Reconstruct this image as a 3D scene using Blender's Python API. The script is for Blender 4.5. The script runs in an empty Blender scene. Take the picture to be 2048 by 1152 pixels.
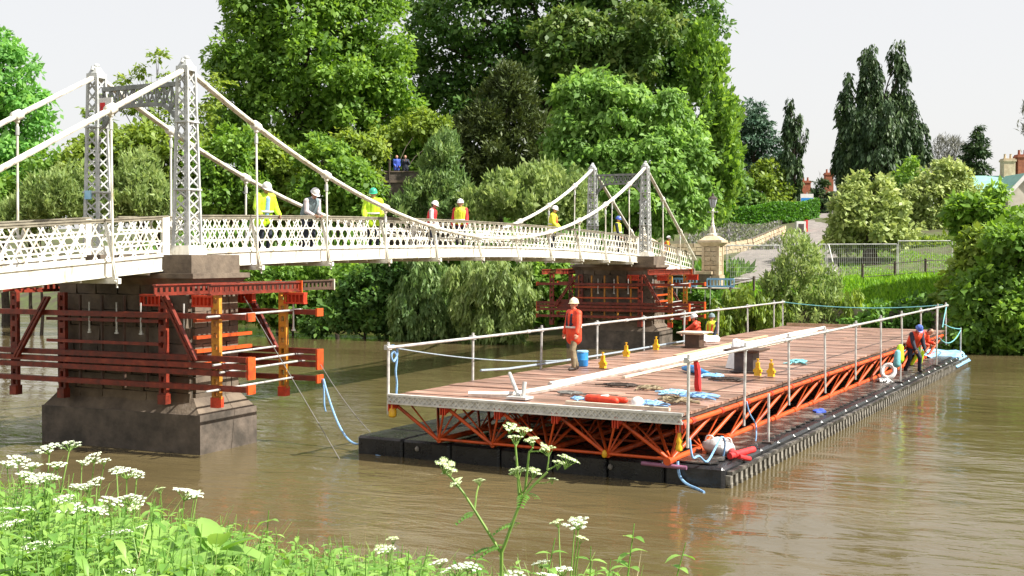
import bpy, math, random
import numpy as np
from mathutils import Vector, Matrix

R = math.radians
random.seed(7)
rng = np.random.default_rng(7)
S = bpy.context.scene
COL = S.collection

# ------------------------------------------------------------------ camera
F = 2390.0            # focal length in pixels of the 2048 px wide photograph
HOR = 515.0           # row of the horizon
CAMZ = 4.3            # camera height above the water
cam_d = bpy.data.cameras.new('camera')
cam = bpy.data.objects.new('camera', cam_d)
COL.objects.link(cam)
cam.location = (0, 0, CAMZ)
cam.rotation_euler = (R(90) - math.atan((576 - HOR) / F), 0, 0)
cam_d.sensor_width = 36
cam_d.lens = 36 * F / 2048
cam_d.clip_start = 0.1
cam_d.clip_end = 2000
S.camera = cam

# ------------------------------------------------------------------ light
SUN_AZ = R(109)       # measured from +Y towards +X
SUN_EL = R(47)
sv = Vector((math.sin(SUN_AZ) * math.cos(SUN_EL), math.cos(SUN_AZ) * math.cos(SUN_EL), math.sin(SUN_EL)))
sun_d = bpy.data.lights.new('sun', 'SUN')
sun_d.energy = 5.0
sun_d.angle = R(0.55)
sun_d.color = (1.0, 0.955, 0.87)
sun = bpy.data.objects.new('sun', sun_d)
COL.objects.link(sun)
sun.location = (30, -20, 60)
sun.rotation_euler = sv.to_track_quat('Z', 'Y').to_euler()

W = bpy.data.worlds.new('World')
S.world = W
W.use_nodes = True
wn = W.node_tree
wn.nodes.clear()
wo = wn.nodes.new('ShaderNodeOutputWorld')
wb = wn.nodes.new('ShaderNodeBackground')
sky = wn.nodes.new('ShaderNodeTexSky')
sky.sky_type = 'NISHITA'
sky.sun_disc = False
sky.sun_elevation = SUN_EL
sky.sun_rotation = SUN_AZ
sky.dust_density = 3.0
wm = wn.nodes.new('ShaderNodeMix')
wm.data_type = 'RGBA'
wm.inputs[0].default_value = 0.8           # thin even white cloud over the blue
wm.inputs[7].default_value = (5.25, 5.12, 5.0, 1)
wn.links.new(sky.outputs[0], wm.inputs[6])
wn.links.new(wm.outputs[2], wb.inputs[0])
wb.inputs[1].default_value = 0.1
wn.links.new(wb.outputs[0], wo.inputs[0])
S.view_settings.view_transform = 'Standard'
S.view_settings.look = 'None'
S.view_settings.exposure = 0.92
S.view_settings.gamma = 1.0
S.view_settings.use_curve_mapping = False
S.render.engine = 'CYCLES'
S.cycles.max_bounces = 8
S.cycles.transparent_max_bounces = 8
S.cycles.caustics_reflective = False
S.cycles.caustics_refractive = False

# ------------------------------------------------------------------ materials
def nodes_of(m):
    m.use_nodes = True
    nt = m.node_tree
    nt.nodes.clear()
    out = nt.nodes.new('ShaderNodeOutputMaterial')
    return nt, out

def mat(name, c1, c2=None, rough=0.6, metal=0.0, scale=6.0, lo=0.38, hi=0.62, bump=0.0, bscale=40.0,
        rand=0.0, stretch=None, c3=None, spec=0.5, rvar=0.12, coat=0.0):
    """painted or natural surface: two or three colours mixed by noise, fine bump, per-object variation"""
    m = bpy.data.materials.new(name)
    nt, out = nodes_of(m)
    L = nt.links.new
    b = nt.nodes.new('ShaderNodeBsdfPrincipled')
    L(b.outputs[0], out.inputs[0])
    g = nt.nodes.new('ShaderNodeNewGeometry')
    vec = g.outputs['Position']
    if stretch:
        mp = nt.nodes.new('ShaderNodeMapping')
        mp.inputs['Scale'].default_value = stretch[:3]
        if len(stretch) > 3:
            mp.inputs['Rotation'].default_value = (0, 0, stretch[3])
            mp.vector_type = 'TEXTURE'
            mp.inputs['Scale'].default_value = tuple(1 / q for q in stretch[:3])
        L(vec, mp.inputs[0])
        vec = mp.outputs[0]
    n = nt.nodes.new('ShaderNodeTexNoise')
    n.inputs['Scale'].default_value = scale
    n.inputs['Detail'].default_value = 7
    n.inputs['Roughness'].default_value = 0.62
    L(vec, n.inputs['Vector'])
    rp = nt.nodes.new('ShaderNodeValToRGB')
    c2 = c2 or tuple(q * 0.75 for q in c1)
    rp.color_ramp.elements[0].position = lo
    rp.color_ramp.elements[1].position = hi
    rp.color_ramp.elements[0].color = (*c2, 1)
    rp.color_ramp.elements[1].color = (*c1, 1)
    if c3:
        e = rp.color_ramp.elements.new(min(hi + 0.12, 0.98))
        e.color = (*c3, 1)
    L(n.outputs[0], rp.inputs[0])
    col = rp.outputs[0]
    if rand:
        oi = nt.nodes.new('ShaderNodeObjectInfo')
        hs = nt.nodes.new('ShaderNodeHueSaturation')
        mr = nt.nodes.new('ShaderNodeMapRange')
        mr.inputs[3].default_value = 1 - rand
        mr.inputs[4].default_value = 1 + rand
        L(oi.outputs['Random'], mr.inputs[0])
        L(mr.outputs[0], hs.inputs['Value'])
        L(col, hs.inputs['Color'])
        col = hs.outputs[0]
    L(col, b.inputs['Base Color'])
    mr2 = nt.nodes.new('ShaderNodeMapRange')
    mr2.inputs[3].default_value = max(0.02, rough - rvar)
    mr2.inputs[4].default_value = min(1, rough + rvar)
    L(n.outputs[0], mr2.inputs[0])
    L(mr2.outputs[0], b.inputs['Roughness'])
    b.inputs['Metallic'].default_value = metal
    b.inputs['Specular IOR Level'].default_value = spec
    b.inputs['Coat Weight'].default_value = coat
    if bump:
        n2 = nt.nodes.new('ShaderNodeTexNoise')
        n2.inputs['Scale'].default_value = bscale
        n2.inputs['Detail'].default_value = 5
        L(vec, n2.inputs['Vector'])
        bp = nt.nodes.new('ShaderNodeBump')
        bp.inputs['Strength'].default_value = bump
        bp.inputs['Distance'].default_value = 0.02
        L(n2.outputs[0], bp.inputs['Height'])
        L(bp.outputs[0], b.inputs['Normal'])
    return m

def leafmat(name, dark, mid, light, trans=0.35, rough=0.5):
    """leaves: colour by the per-leaf attribute tint, part of the light passes through"""
    dark, mid, light = ((c[0] * 1.78, c[1] * 1.82, c[2] * 1.7) for c in (dark, mid, light))
    m = bpy.data.materials.new(name)
    nt, out = nodes_of(m)
    L = nt.links.new
    a = nt.nodes.new('ShaderNodeAttribute')
    a.attribute_name = 'tint'
    rp = nt.nodes.new('ShaderNodeValToRGB')
    rp.color_ramp.elements[0].position = 0.0
    rp.color_ramp.elements[0].color = (*dark, 1)
    rp.color_ramp.elements[1].position = 1.0
    rp.color_ramp.elements[1].color = (*light, 1)
    e = rp.color_ramp.elements.new(0.5)
    e.color = (*mid, 1)
    L(a.outputs['Fac'], rp.inputs[0])
    b = nt.nodes.new('ShaderNodeBsdfPrincipled')
    b.inputs['Roughness'].default_value = rough
    b.inputs['Specular IOR Level'].default_value = 0.35
    L(rp.outputs[0], b.inputs['Base Color'])
    t = nt.nodes.new('ShaderNodeBsdfTranslucent')
    hs = nt.nodes.new('ShaderNodeHueSaturation')
    hs.inputs['Hue'].default_value = 0.485
    hs.inputs['Saturation'].default_value = 1.1
    hs.inputs['Value'].default_value = 1.6
    L(rp.outputs[0], hs.inputs['Color'])
    L(hs.outputs[0], t.inputs[0])
    mx = nt.nodes.new('ShaderNodeMixShader')
    mx.inputs[0].default_value = trans
    L(b.outputs[0], mx.inputs[1])
    L(t.outputs[0], mx.inputs[2])
    L(mx.outputs[0], out.inputs[0])
    return m

MT = {}
MT['white'] = mat('white_paint', (.72, .69, .59), (.36, .29, .19), .5, scale=2.4, lo=.3, hi=.47, bump=.15, bscale=25, stretch=(2.2, 2.2, .7), c3=(.80, .78, .71))
MT['whitegrey'] = mat('weathered_paint', (.60, .61, .60), (.38, .39, .38), .5, scale=5, bump=.2)
MT['rail_wood'] = mat('handrail', (.30, .27, .20), (.17, .15, .11), .6, scale=4)
MT['stone'] = mat('pier_stone', (.20, .155, .112), (.09, .068, .05), .85, scale=2.2, lo=.32, hi=.66, bump=.6, bscale=14, rand=.14, c3=(.28, .235, .19))
MT['stone_dark'] = mat('wet_stone', (.15, .12, .095), (.06, .05, .04), .7, scale=1.6, bump=.6, bscale=10, c3=(.22, .175, .14))
MT['mortar'] = mat('mortar', (.17, .15, .12), (.1, .09, .07), .9, scale=6)
MT['redsteel'] = mat('red_steel', (.25, .036, .018), (.12, .022, .013), .45, scale=5, lo=.36, hi=.6, bump=.12, rand=.2, c3=(.33, .075, .03))
MT['orange'] = mat('orange_steel', (.64, .092, .016), (.20, .036, .014), .45, scale=3.5, lo=.28, hi=.5, bump=.1, rand=.08)
MT['brightred'] = mat('bright_red_steel', (.70, .07, .025), (.45, .04, .018), .4, scale=7, rand=.1)
MT['ochre'] = mat('ochre_steel', (.66, .30, .035), (.44, .16, .025), .45, scale=6, lo=.36, hi=.6)
MT['brownsteel'] = mat('brown_steel', (.10, .055, .035), (.06, .035, .022), .6, scale=6)
MT['galv'] = mat('galvanised_tube', (.72, .71, .68), (.46, .46, .44), .38, metal=.35, scale=7)
MT['alu'] = mat('aluminium', (.80, .79, .76), (.6, .59, .56), .4, metal=.25, scale=6)
MT['deckply'] = mat('wet_plywood', (.36, .205, .15), (.165, .088, .062), 0.40, scale=1.5, lo=.36, hi=.58, bump=.35, bscale=18, rand=.27,
                    stretch=(.55, 2.2, 1, R(-28.9)), c3=(.47, .32, .25), rvar=.25)  # palest streak colour paints in the sheen of the wet boards
MT['black'] = mat('black_plastic', (.024, .024, .026), (.012, .012, .014), .28, scale=3, bump=.4, bscale=30, rand=.3, c3=(.06, .058, .055))
MT['blackmud'] = mat('muddy_black', (.05, .047, .043), (.016, .016, .016), .26, scale=3, lo=.3, hi=.5, bump=1.0, bscale=22, c3=(.20, .185, .16))
MT['muddy'] = mat('grey_lug', (.30, .28, .24), (.13, .12, .10), .6, scale=9)
MT['timber'] = mat('bare_timber', (.55, .42, .27), (.38, .27, .16), .7, scale=7, rand=.15)
MT['timberpale'] = mat('pale_timber', (.70, .62, .50), (.5, .43, .33), .6, scale=5)
MT['timberdark'] = mat('dark_timber', (.09, .065, .05), (.05, .035, .028), .7, scale=7)
MT['hose'] = mat('white_hose', (.78, .75, .70), (.58, .54, .48), .5, scale=5, rand=.06)
MT['bluerope'] = mat('blue_rope', (.30, .52, .78), (.16, .34, .62), .6, scale=30)
MT['tealrope'] = mat('teal_rope', (.22, .55, .58), (.12, .38, .42), .6, scale=30)
MT['palerope'] = mat('grey_blue_rope', (.36, .42, .47), (.22, .27, .32), .6, scale=30)
MT['portalgrey'] = mat('portal_paint', (.28, .29, .28), (.16, .17, .16), .5, scale=5, bump=.2)
MT['greenflower'] = mat('greenish_floret', (.66, .72, .46), (.45, .55, .24), .6, scale=60)
MT['greyrope'] = mat('wire_rope', (.20, .19, .17), (.12, .12, .11), .5, scale=30)
MT['blue'] = mat('blue_plastic', (.03, .30, .72), (.02, .2, .55), .4, scale=8)
MT['paleblue'] = mat('pale_blue_sheet', (.40, .68, .90), (.22, .5, .8), .55, scale=3, bump=.5, bscale=6)
MT['yellow'] = mat('yellow_plastic', (.85, .52, .02), (.68, .36, .015), .4, scale=9)
MT['redcloth'] = mat('red_cloth', (.75, .04, .04), (.5, .02, .025), .7, scale=9, bump=.4, bscale=15)
MT['whitecloth'] = mat('white_cloth', (.80, .80, .79), (.66, .66, .66), .7, scale=5, bump=.4, bscale=9)
MT['darkbox'] = mat('dark_steel', (.10, .075, .065), (.055, .042, .038), .5, scale=6)
MT['brick'] = mat('brick', (.36, .12, .06), (.24, .075, .04), .85, scale=5, bump=.3)
MT['buff'] = mat('buff_stone', (.55, .45, .31), (.40, .31, .20), .8, scale=3, bump=.4, bscale=18, rand=.12)
MT['rubble'] = mat('rubble_stone', (.33, .28, .22), (.17, .15, .11), .9, scale=4, bump=.6, bscale=16, rand=.3)
MT['copper'] = mat('green_roof', (.24, .45, .38), (.17, .36, .31), .6, scale=2)
MT['glass_dark'] = mat('dark_glass', (.03, .035, .04), (.02, .02, .025), .1, scale=3)
MT['lampglass'] = mat('lamp_glass', (.55, .58, .62), (.4, .43, .48), .15, scale=3)
MT['lampgrey'] = mat('lamp_paint', (.45, .47, .46), (.3, .32, .31), .4, scale=5)
MT['render_wall'] = mat('pale_render', (.6, .55, .47), (.5, .45, .38), .85, scale=2)
MT['skin'] = mat('skin', (.55, .30, .21), (.46, .23, .15), .55, scale=20)
MT['tarmac'] = mat('tarmac', (.27, .24, .22), (.19, .17, .16), .85, scale=2.5, bump=.3, bscale=60)
MT['bark'] = mat('bark', (.085, .065, .045), (.04, .03, .022), .9, scale=5, bump=.8, bscale=12)
MT['lime'] = mat('lime_cloth', (.62, .90, .03), (.45, .72, .02), .65, scale=8, bump=.4, bscale=16)
MT['yellowcloth'] = mat('yellow_cloth', (.80, .82, .04), (.6, .64, .03), .65, scale=8, bump=.4, bscale=16)
MT['orangecloth'] = mat('orange_cloth', (.88, .085, .025), (.66, .045, .018), .6, scale=7, bump=.5, bscale=14)
MT['navy'] = mat('navy_cloth', (.02, .028, .05), (.012, .016, .03), .75, scale=9, bump=.3)
MT['khaki'] = mat('khaki_cloth', (.30, .24, .14), (.17, .13, .08), .75, scale=10, bump=.4, bscale=14)
MT['greyvest'] = mat('grey_teal_cloth', (.20, .27, .29), (.13, .18, .2), .7, scale=9, bump=.3)
MT['pinkshirt'] = mat('pale_shirt', (.66, .58, .58), (.52, .45, .46), .7, scale=9, bump=.3)
MT['blueshirt'] = mat('light_blue_shirt', (.30, .52, .75), (.22, .4, .62), .7, scale=9)
MT['bluecloth'] = mat('royal_blue_cloth', (.06, .12, .55), (.03, .07, .4), .7, scale=9)
MT['helmetwhite'] = mat('white_helmet', (.82, .80, .78), (.72, .69, .68), .3, scale=6)
MT['helmetcream'] = mat('cream_helmet', (.78, .72, .50), (.68, .62, .42), .3, scale=6)
MT['helmetgreen'] = mat('green_helmet', (.05, .50, .30), (.04, .4, .24), .3, scale=6)
MT['helmetblue'] = mat('blue_helmet', (.10, .18, .60), (.07, .12, .46), .3, scale=6)
MT['reflect'] = mat('reflective_tape', (.75, .76, .72), (.62, .63, .6), .3, scale=12)
MT['boot'] = mat('boot_leather', (.05, .035, .025), (.03, .02, .015), .6, scale=9)
MT['hair'] = mat('hair', (.06, .04, .025), (.03, .02, .012), .7, scale=30)
MT['flower'] = mat('white_floret', (.78, .80, .70), (.62, .68, .48), .6, scale=40)
MT['stem'] = mat('green_stem', (.22, .34, .07), (.15, .25, .05), .55, scale=20)

LF = {}
LF['bright'] = leafmat('chestnut_leaf', (.042, .090, .016), (.092, .165, .026), (.165, .255, .05), .42)
LF['dark'] = leafmat('dark_leaf', (.024, .060, .014), (.050, .105, .022), (.105, .165, .04), .34)
LF['rusty'] = leafmat('flowering_leaf', (.030, .065, .014), (.065, .110, .025), (.125, .155, .045), .32)
LF['lime'] = leafmat('lime_leaf', (.052, .105, .024), (.110, .195, .044), (.20, .30, .085), .4)
LF['yew'] = leafmat('yew_needle', (.018, .030, .009), (.038, .054, .014), (.068, .085, .022), .15)
LF['mid'] = leafmat('mid_leaf', (.045, .095, .016), (.092, .165, .028), (.165, .250, .05), .42)
LF['olive'] = leafmat('olive_leaf', (.058, .095, .016), (.115, .165, .028), (.20, .25, .055), .42)
LF['willow'] = leafmat('willow_leaf', (.066, .105, .034), (.145, .195, .066), (.24, .285, .12), .4)
LF['willowdark'] = leafmat('sallow_leaf', (.045, .085, .028), (.095, .150, .05), (.18, .235, .09), .36)
LF['pale'] = leafmat('pale_leaf', (.05, .13, .035), (.11, .23, .06), (.20, .34, .10), .45)
LF['cypress'] = leafmat('cypress_spray', (.012, .028, .012), (.026, .050, .018), (.06, .09, .03), .1)
LF['cedar'] = leafmat('cedar_needle', (.022, .05, .032), (.045, .085, .055), (.085, .13, .085), .1)
LF['variegated'] = leafmat('variegated_leaf', (.08, .12, .035), (.19, .23, .08), (.31, .34, .15), .3)
LF['hedge'] = leafmat('hedge_leaf', (.03, .085, .012), (.06, .15, .02), (.10, .22, .03), .3)
LF['straw'] = leafmat('dead_stalk', (.10, .085, .04), (.19, .16, .08), (.27, .24, .13), .3)
LF['grass'] = leafmat('grass_blade', (.06, .135, .013), (.11, .215, .022), (.18, .29, .042), .4)
LF['weed'] = leafmat('weed_leaf', (.034, .085, .016), (.080, .165, .030), (.175, .27, .07), .36, .45)
LF['bank'] = leafmat('bank_growth', (.03, .07, .012), (.06, .13, .02), (.12, .21, .035), .3)
LF['bare'] = leafmat('grey_twig', (.07, .07, .06), (.11, .11, .095), (.15, .15, .13), .1)
LF['flowers'] = leafmat('border_flowers', (.07, .10, .04), (.14, .145, .09), (.19, .17, .22), .2)

# ------------------------------------------------------------------ helpers
ORG = {}

def linkobj(o, parent=None):
    COL.objects.link(o)
    if parent is not None:
        o.parent = parent
    return o

def tag(o, label=None, cat=None, group=None, kind=None):
    if label: o['label'] = label
    if cat: o['category'] = cat
    if group: o['group'] = group
    if kind: o['kind'] = kind
    return o

def thing(name, label, cat, loc=(0, 0, 0), group=None, rz=0.0):
    o = bpy.data.objects.new(name, None)
    o.empty_display_size = 0.3
    o.location = loc
    o.rotation_euler = (0, 0, rz)
    COL.objects.link(o)
    ORG[o] = Vector(loc)
    return tag(o, label, cat, group)

class MB:
    def __init__(s):
        s.v = []; s.f = []
    def add(s, vs, fs):
        k = len(s.v)
        s.v += [tuple(p) for p in vs]
        s.f += [tuple(i + k for i in f) for f in fs]
        return s
    def hexa(s, c):     # 8 corners: bottom ring 0-3, top ring 4-7
        return s.add(c, [(3, 2, 1, 0), (4, 5, 6, 7), (0, 1, 5, 4), (1, 2, 6, 5), (2, 3, 7, 6), (3, 0, 4, 7)])
    def box(s, lo, hi, fr=None):
        x0, y0, z0 = lo; x1, y1, z1 = hi
        c = [(x0, y0, z0), (x1, y0, z0), (x1, y1, z0), (x0, y1, z0), (x0, y0, z1), (x1, y0, z1), (x1, y1, z1), (x0, y1, z1)]
        if fr: c = [fr(*p) for p in c]
        return s.hexa(c)
    def frustum(s, lo0, hi0, z0, lo1, hi1, z1, fr=None):
        c = [(lo0[0], lo0[1], z0), (hi0[0], lo0[1], z0), (hi0[0], hi0[1], z0), (lo0[0], hi0[1], z0),
             (lo1[0], lo1[1], z1), (hi1[0], lo1[1], z1), (hi1[0], hi1[1], z1), (lo1[0], hi1[1], z1)]
        if fr: c = [fr(*p) for p in c]
        return s.hexa(c)
    def bar(s, p0, p1, w, t, nrm=(0, 0, 1)):
        p0 = Vector(p0); p1 = Vector(p1); d = (p1 - p0).normalized(); n = Vector(nrm)
        n = (n - d * n.dot(d))
        if n.length < 1e-4: n = d.orthogonal()
        n.normalize(); q = d.cross(n)
        a = q * w / 2; b = n * t / 2
        return s.hexa([p0 - a - b, p0 + a - b, p0 + a + b, p0 - a + b, p1 - a - b, p1 + a - b, p1 + a + b, p1 - a + b])
    def tube(s, pts, r, n=8, cap=True):
        pts = [Vector(p) for p in pts]
        rr = r if isinstance(r, (list, tuple)) else [r] * len(pts)
        k = len(s.v); m = len(pts); up = None
        for i, p in enumerate(pts):
            d = (pts[min(i + 1, m - 1)] - pts[max(i - 1, 0)])
            d = d.normalized() if d.length > 1e-9 else Vector((0, 0, 1))
            if up is None: up = d.orthogonal().normalized()
            else:
                up = up - d * up.dot(d)
                up = up.normalized() if up.length > 1e-6 else d.orthogonal().normalized()
            w = d.cross(up)
            for j in range(n):
                a = 2 * math.pi * j / n
                s.v.append(tuple(p + (up * math.cos(a) + w * math.sin(a)) * rr[i]))
        for i in range(m - 1):
            for j in range(n):
                a = k + i * n + j; b = k + i * n + (j + 1) % n
                s.f.append((a, b, b + n, a + n))
        if cap:
            s.f.append(tuple(k + j for j in range(n))[::-1])
            s.f.append(tuple(k + (m - 1) * n + j for j in range(n)))
        return s
    def lathe(s, prof, c=(0, 0, 0), n=12):
        k = len(s.v); c = Vector(c); m = len(prof)
        for (r, z) in prof:
            for j in range(n):
                a = 2 * math.pi * j / n
                s.v.append((c.x + r * math.cos(a), c.y + r * math.sin(a), c.z + z))
        for i in range(m - 1):
            for j in range(n):
                a = k + i * n + j; b = k + i * n + (j + 1) % n
                s.f.append((a, b, b + n, a + n))
        s.f.append(tuple(k + j for j in range(n))[::-1])
        s.f.append(tuple(k + (m - 1) * n + j for j in range(n)))
        return s
    def ball(s, c, r, n=10, m=6):
        r = r if isinstance(r, (tuple, list)) else (r, r, r)
        k = len(s.v); c = Vector(c)
        for i in range(m + 1):
            t = math.pi * i / m
            st = max(math.sin(t), .02)
            for j in range(n):
                a = 2 * math.pi * j / n
                s.v.append((c.x + r[0] * st * math.cos(a), c.y + r[1] * st * math.sin(a), c.z - r[2] * math.cos(t)))
        for i in range(m):
            for j in range(n):
                a = k + i * n + j; b = k + i * n + (j + 1) % n
                s.f.append((a, b, b + n, a + n))
        s.f.append(tuple(k + j for j in range(n))[::-1])
        s.f.append(tuple(k + m * n + j for j in range(n)))
        return s
    def capsule(s, p0, p1, r0, r1, n=12, flat=1.0, fdir=None):
        p0 = Vector(p0); p1 = Vector(p1); d = p1 - p0
        d = d.normalized() if d.length > 1e-6 else Vector((0, 0, 1))
        pts = []; rr = []
        for a in (85, 55, 25):
            pts.append(p0 - d * r0 * math.sin(R(a))); rr.append(r0 * math.cos(R(a)))
        pts.append(p0); rr.append(r0); pts.append(p1); rr.append(r1)
        for a in (25, 55, 85):
            pts.append(p1 + d * r1 * math.sin(R(a))); rr.append(r1 * math.cos(R(a)))
        k = len(s.v)
        s.tube(pts, rr, n)
        if flat != 1.0:
            fd = Vector(fdir or (0, 1, 0))
            for i in range(k, len(s.v)):
                q = Vector(s.v[i]); mid = p0 + (p1 - p0) * 0.5
                s.v[i] = tuple(q - fd * (q - mid).dot(fd) * (1 - flat))
        return s
    def build(s, name, m, parent=None, smooth=False, local=False, base=None):
        me = bpy.data.meshes.new(name)
        vs = np.array(s.v, dtype=float).reshape(-1, 3)
        o = bpy.data.objects.new(name, me)
        if parent is not None:
            og = Vector((0, 0, 0)) if local else ORG.get(parent, Vector((0, 0, 0)))
            ORG[o] = og
        elif local:
            og = Vector((0, 0, 0)); ORG[o] = og
        else:
            og = Vector(base) if base else Vector(((vs[:, 0].min() + vs[:, 0].max()) / 2, (vs[:, 1].min() + vs[:, 1].max()) / 2, vs[:, 2].min()))
            ORG[o] = og
            o.location = og
        vs = vs - np.array(og)
        me.from_pydata(vs.tolist(), [], s.f)
        if isinstance(m, str): m = MT[m]
        me.materials.append(m)
        if smooth:
            me.polygons.foreach_set('use_smooth', [True] * len(me.polygons))
            try: me.set_sharp_from_angle(angle=R(42))
            except Exception: pass
        me.update()
        return linkobj(o, parent)

UNIT = {}
def unit_mesh(kind, m, name):
    key = (kind, m, name)
    if key in UNIT: return UNIT[key]
    b = MB()
    if kind == 'rod':
        b.tube([(0, 0, 0), (0, 0, 1)], 1.0, 10)
    elif kind == 'rod6':
        b.tube([(0, 0, 0), (0, 0, 1)], 1.0, 6)
    elif kind == 'box':
        b.box((-.5, -.5, 0), (.5, .5, 1))
    me = bpy.data.meshes.new(name)
    me.from_pydata(b.v, [], b.f)
    me.materials.append(MT[m])
    if kind != 'box':
        me.polygons.foreach_set('use_smooth', [len(p.vertices) == 4 for p in me.polygons])
    UNIT[key] = me
    return me

def place(name, me, p0, p1, sx, sy, parent, nrm=(0, 0, 1)):
    """shared unit mesh (length 1 along z) laid from p0 to p1"""
    p0 = Vector(p0); p1 = Vector(p1); d = p1 - p0; L = d.length; d.normalize()
    n = Vector(nrm); n = n - d * n.dot(d)
    if n.length < 1e-4: n = d.orthogonal()
    n.normalize(); x = n.cross(d)
    og = ORG.get(parent, Vector((0, 0, 0))) if parent is not None else Vector((0, 0, 0))
    M = Matrix(((x.x * sx, n.x * sy, d.x * L, p0.x - og.x), (x.y * sx, n.y * sy, d.y * L, p0.y - og.y), (x.z * sx, n.z * sy, d.z * L, p0.z - og.z), (0, 0, 0, 1)))
    o = bpy.data.objects.new(name, me)
    o.matrix_basis = M
    ORG[o] = og
    return linkobj(o, parent)

def rod(name, p0, p1, r, m, parent=None, k='rod'):
    return place(name, unit_mesh(k, m, name), p0, p1, r, r, parent)

def beam(name, p0, p1, w, h, m, parent=None, nrm=(0, 0, 1)):
    return place(name, unit_mesh('box', m, name), p0, p1, w, h, parent, nrm)

def np_mesh(name, V, Q, tint, m, parent=None, base=None):
    """quads from numpy arrays, with a per-face float attribute tint"""
    V = np.asarray(V, dtype=np.float32); Q = np.asarray(Q, dtype=np.int32)
    og = ORG.get(parent, Vector(base or (0, 0, 0))) if parent is not None else Vector(base or (0, 0, 0))
    V = V - np.array(og, dtype=np.float32)
    me = bpy.data.meshes.new(name)
    n = len(Q); k = Q.shape[1]
    me.vertices.add(len(V)); me.vertices.foreach_set('co', V.ravel())
    me.loops.add(n * k); me.loops.foreach_set('vertex_index', Q.ravel())
    me.polygons.add(n)
    me.polygons.foreach_set('loop_start', np.arange(0, n * k, k, dtype=np.int32))
    me.polygons.foreach_set('loop_total', np.full(n, k, dtype=np.int32))
    me.update(calc_edges=True)
    if tint is not None:
        a = me.attributes.new('tint', 'FLOAT', 'FACE')
        a.data.foreach_set('value', np.asarray(tint, dtype=np.float32))
    me.materials.append(m)
    o = bpy.data.objects.new(name, me)
    ORG[o] = og
    if parent is None: o.location = og
    return linkobj(o, parent)

def nz(a):
    return a / np.maximum(np.linalg.norm(a, axis=1, keepdims=True), 1e-9)

def rdir(n):
    return nz(rng.normal(size=(n, 3)))

def kites(P, A, N, ln, wd):
    """leaf quads: base P, along A, facing N"""
    A = nz(A); N = nz(N - A * np.sum(A * N, 1, keepdims=True)); B = np.cross(A, N)
    n = len(P); V = np.empty((n, 4, 3))
    ln = ln[:, None]; wd = wd[:, None]
    V[:, 0] = P
    V[:, 1] = P + A * ln * .45 + B * wd * .5
    V[:, 2] = P + A * ln - N * ln * .12
    V[:, 3] = P + A * ln * .45 - B * wd * .5
    return V.reshape(-1, 3), np.arange(n * 4).reshape(n, 4)

def X_at(px, D):
    return (px - 1024.0) / F * D
def Z_at(py, D):
    return CAMZ + (HOR - py) * D / F

# bridge axes: s along the bridge from the near tower, v across (downstream positive)
BA = R(24.9)
UB = Vector((math.sin(BA), math.cos(BA), 0)); VB = Vector((math.cos(BA), -math.sin(BA), 0))
B0 = Vector((-7.33, 27.0, 0))
def BR(s, v, z): return B0 + UB * s + VB * v + Vector((0, 0, z))
def to_sv(x, y):
    dx = x - B0.x; dy = y - B0.y
    return dx * UB.x + dy * UB.y, dx * VB.x + dy * VB.y
# raft axes: u along the raft, v across, origin at the near left corner of its deck
GA = R(28.9)
GU = Vector((math.sin(GA), math.cos(GA), 0)); GV = Vector((math.cos(GA), -math.sin(GA), 0))
G0 = Vector((-2.57, 25.2, 0))
def G(u, v, z): return G0 + GU * u + GV * v + Vector((0, 0, z))
# ================================================================== terrain and water
def far_edge(v):
    v = np.asarray(v, dtype=float)
    return 39.6 + np.where(v < -13, (-13 - v) * 0.28, 0) - np.where(v > 13, (v - 13) * 1.0, 0) * (v < 60) - np.where(v >= 60, 47, 0) * 1.0

def sm(a, b, x):
    t = np.clip((x - a) / (b - a), 0, 1)
    return t * t * (3 - 2 * t)

def far_h(x, y):
    s, v = to_sv(np.asarray(x, dtype=float), np.asarray(y, dtype=float))
    d = s - far_edge(v)
    right = np.interp(d, [-4, -.2, .3, 1.5, 4, 8, 16, 40, 70, 300], [-1.5, -.5, 1.3, 1.9, 2.95, 3.2, 4.2, 7.7, 9.6, 12])
    left = np.interp(d, [-4, -.2, 2, 6, 14, 25, 60, 300], [-1.5, -.3, .8, 2.2, 5, 7.6, 9.2, 11])
    w = sm(-3, -13, v)
    return right * (1 - w) + left * w + .10 * np.sin(x * .9 + y * .4) * np.clip(d, 0, 3) / 3

def near_h(x, y):
    s, v = to_sv(np.asarray(x, dtype=float), np.asarray(y, dtype=float))
    d = -10.5 - s
    return np.interp(d, [-4, -.3, 1, 3, 6, 10, 14, 200], [-1.5, -.3, .35, 1.25, 2.15, 2.6, 2.75, 4.5]) + .04 * np.sin(x * 2.1) * np.sin(y * 1.7)

def sheet(name, ss, vs, hfun, m, so=0.0, kind='structure'):
    V = []; ns = len(ss); nv = len(vs)
    for s_ in ss:
        for v_ in vs:
            ed = float(far_edge(v_)) if so == 1 else 0.0
            p = B0 + UB * (s_ + ed) + VB * v_
            V.append((p.x, p.y, 0))
    V = np.array(V); V[:, 2] = hfun(V[:, 0], V[:, 1])
    Q = [(i * nv + j, i * nv + j + 1, (i + 1) * nv + j + 1, (i + 1) * nv + j) for i in range(ns - 1) for j in range(nv - 1)]
    b = MB(); b.v = [tuple(q) for q in V]; b.f = Q
    o = b.build(name, m, None, smooth=True)
    return tag(o, kind=kind)

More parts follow.
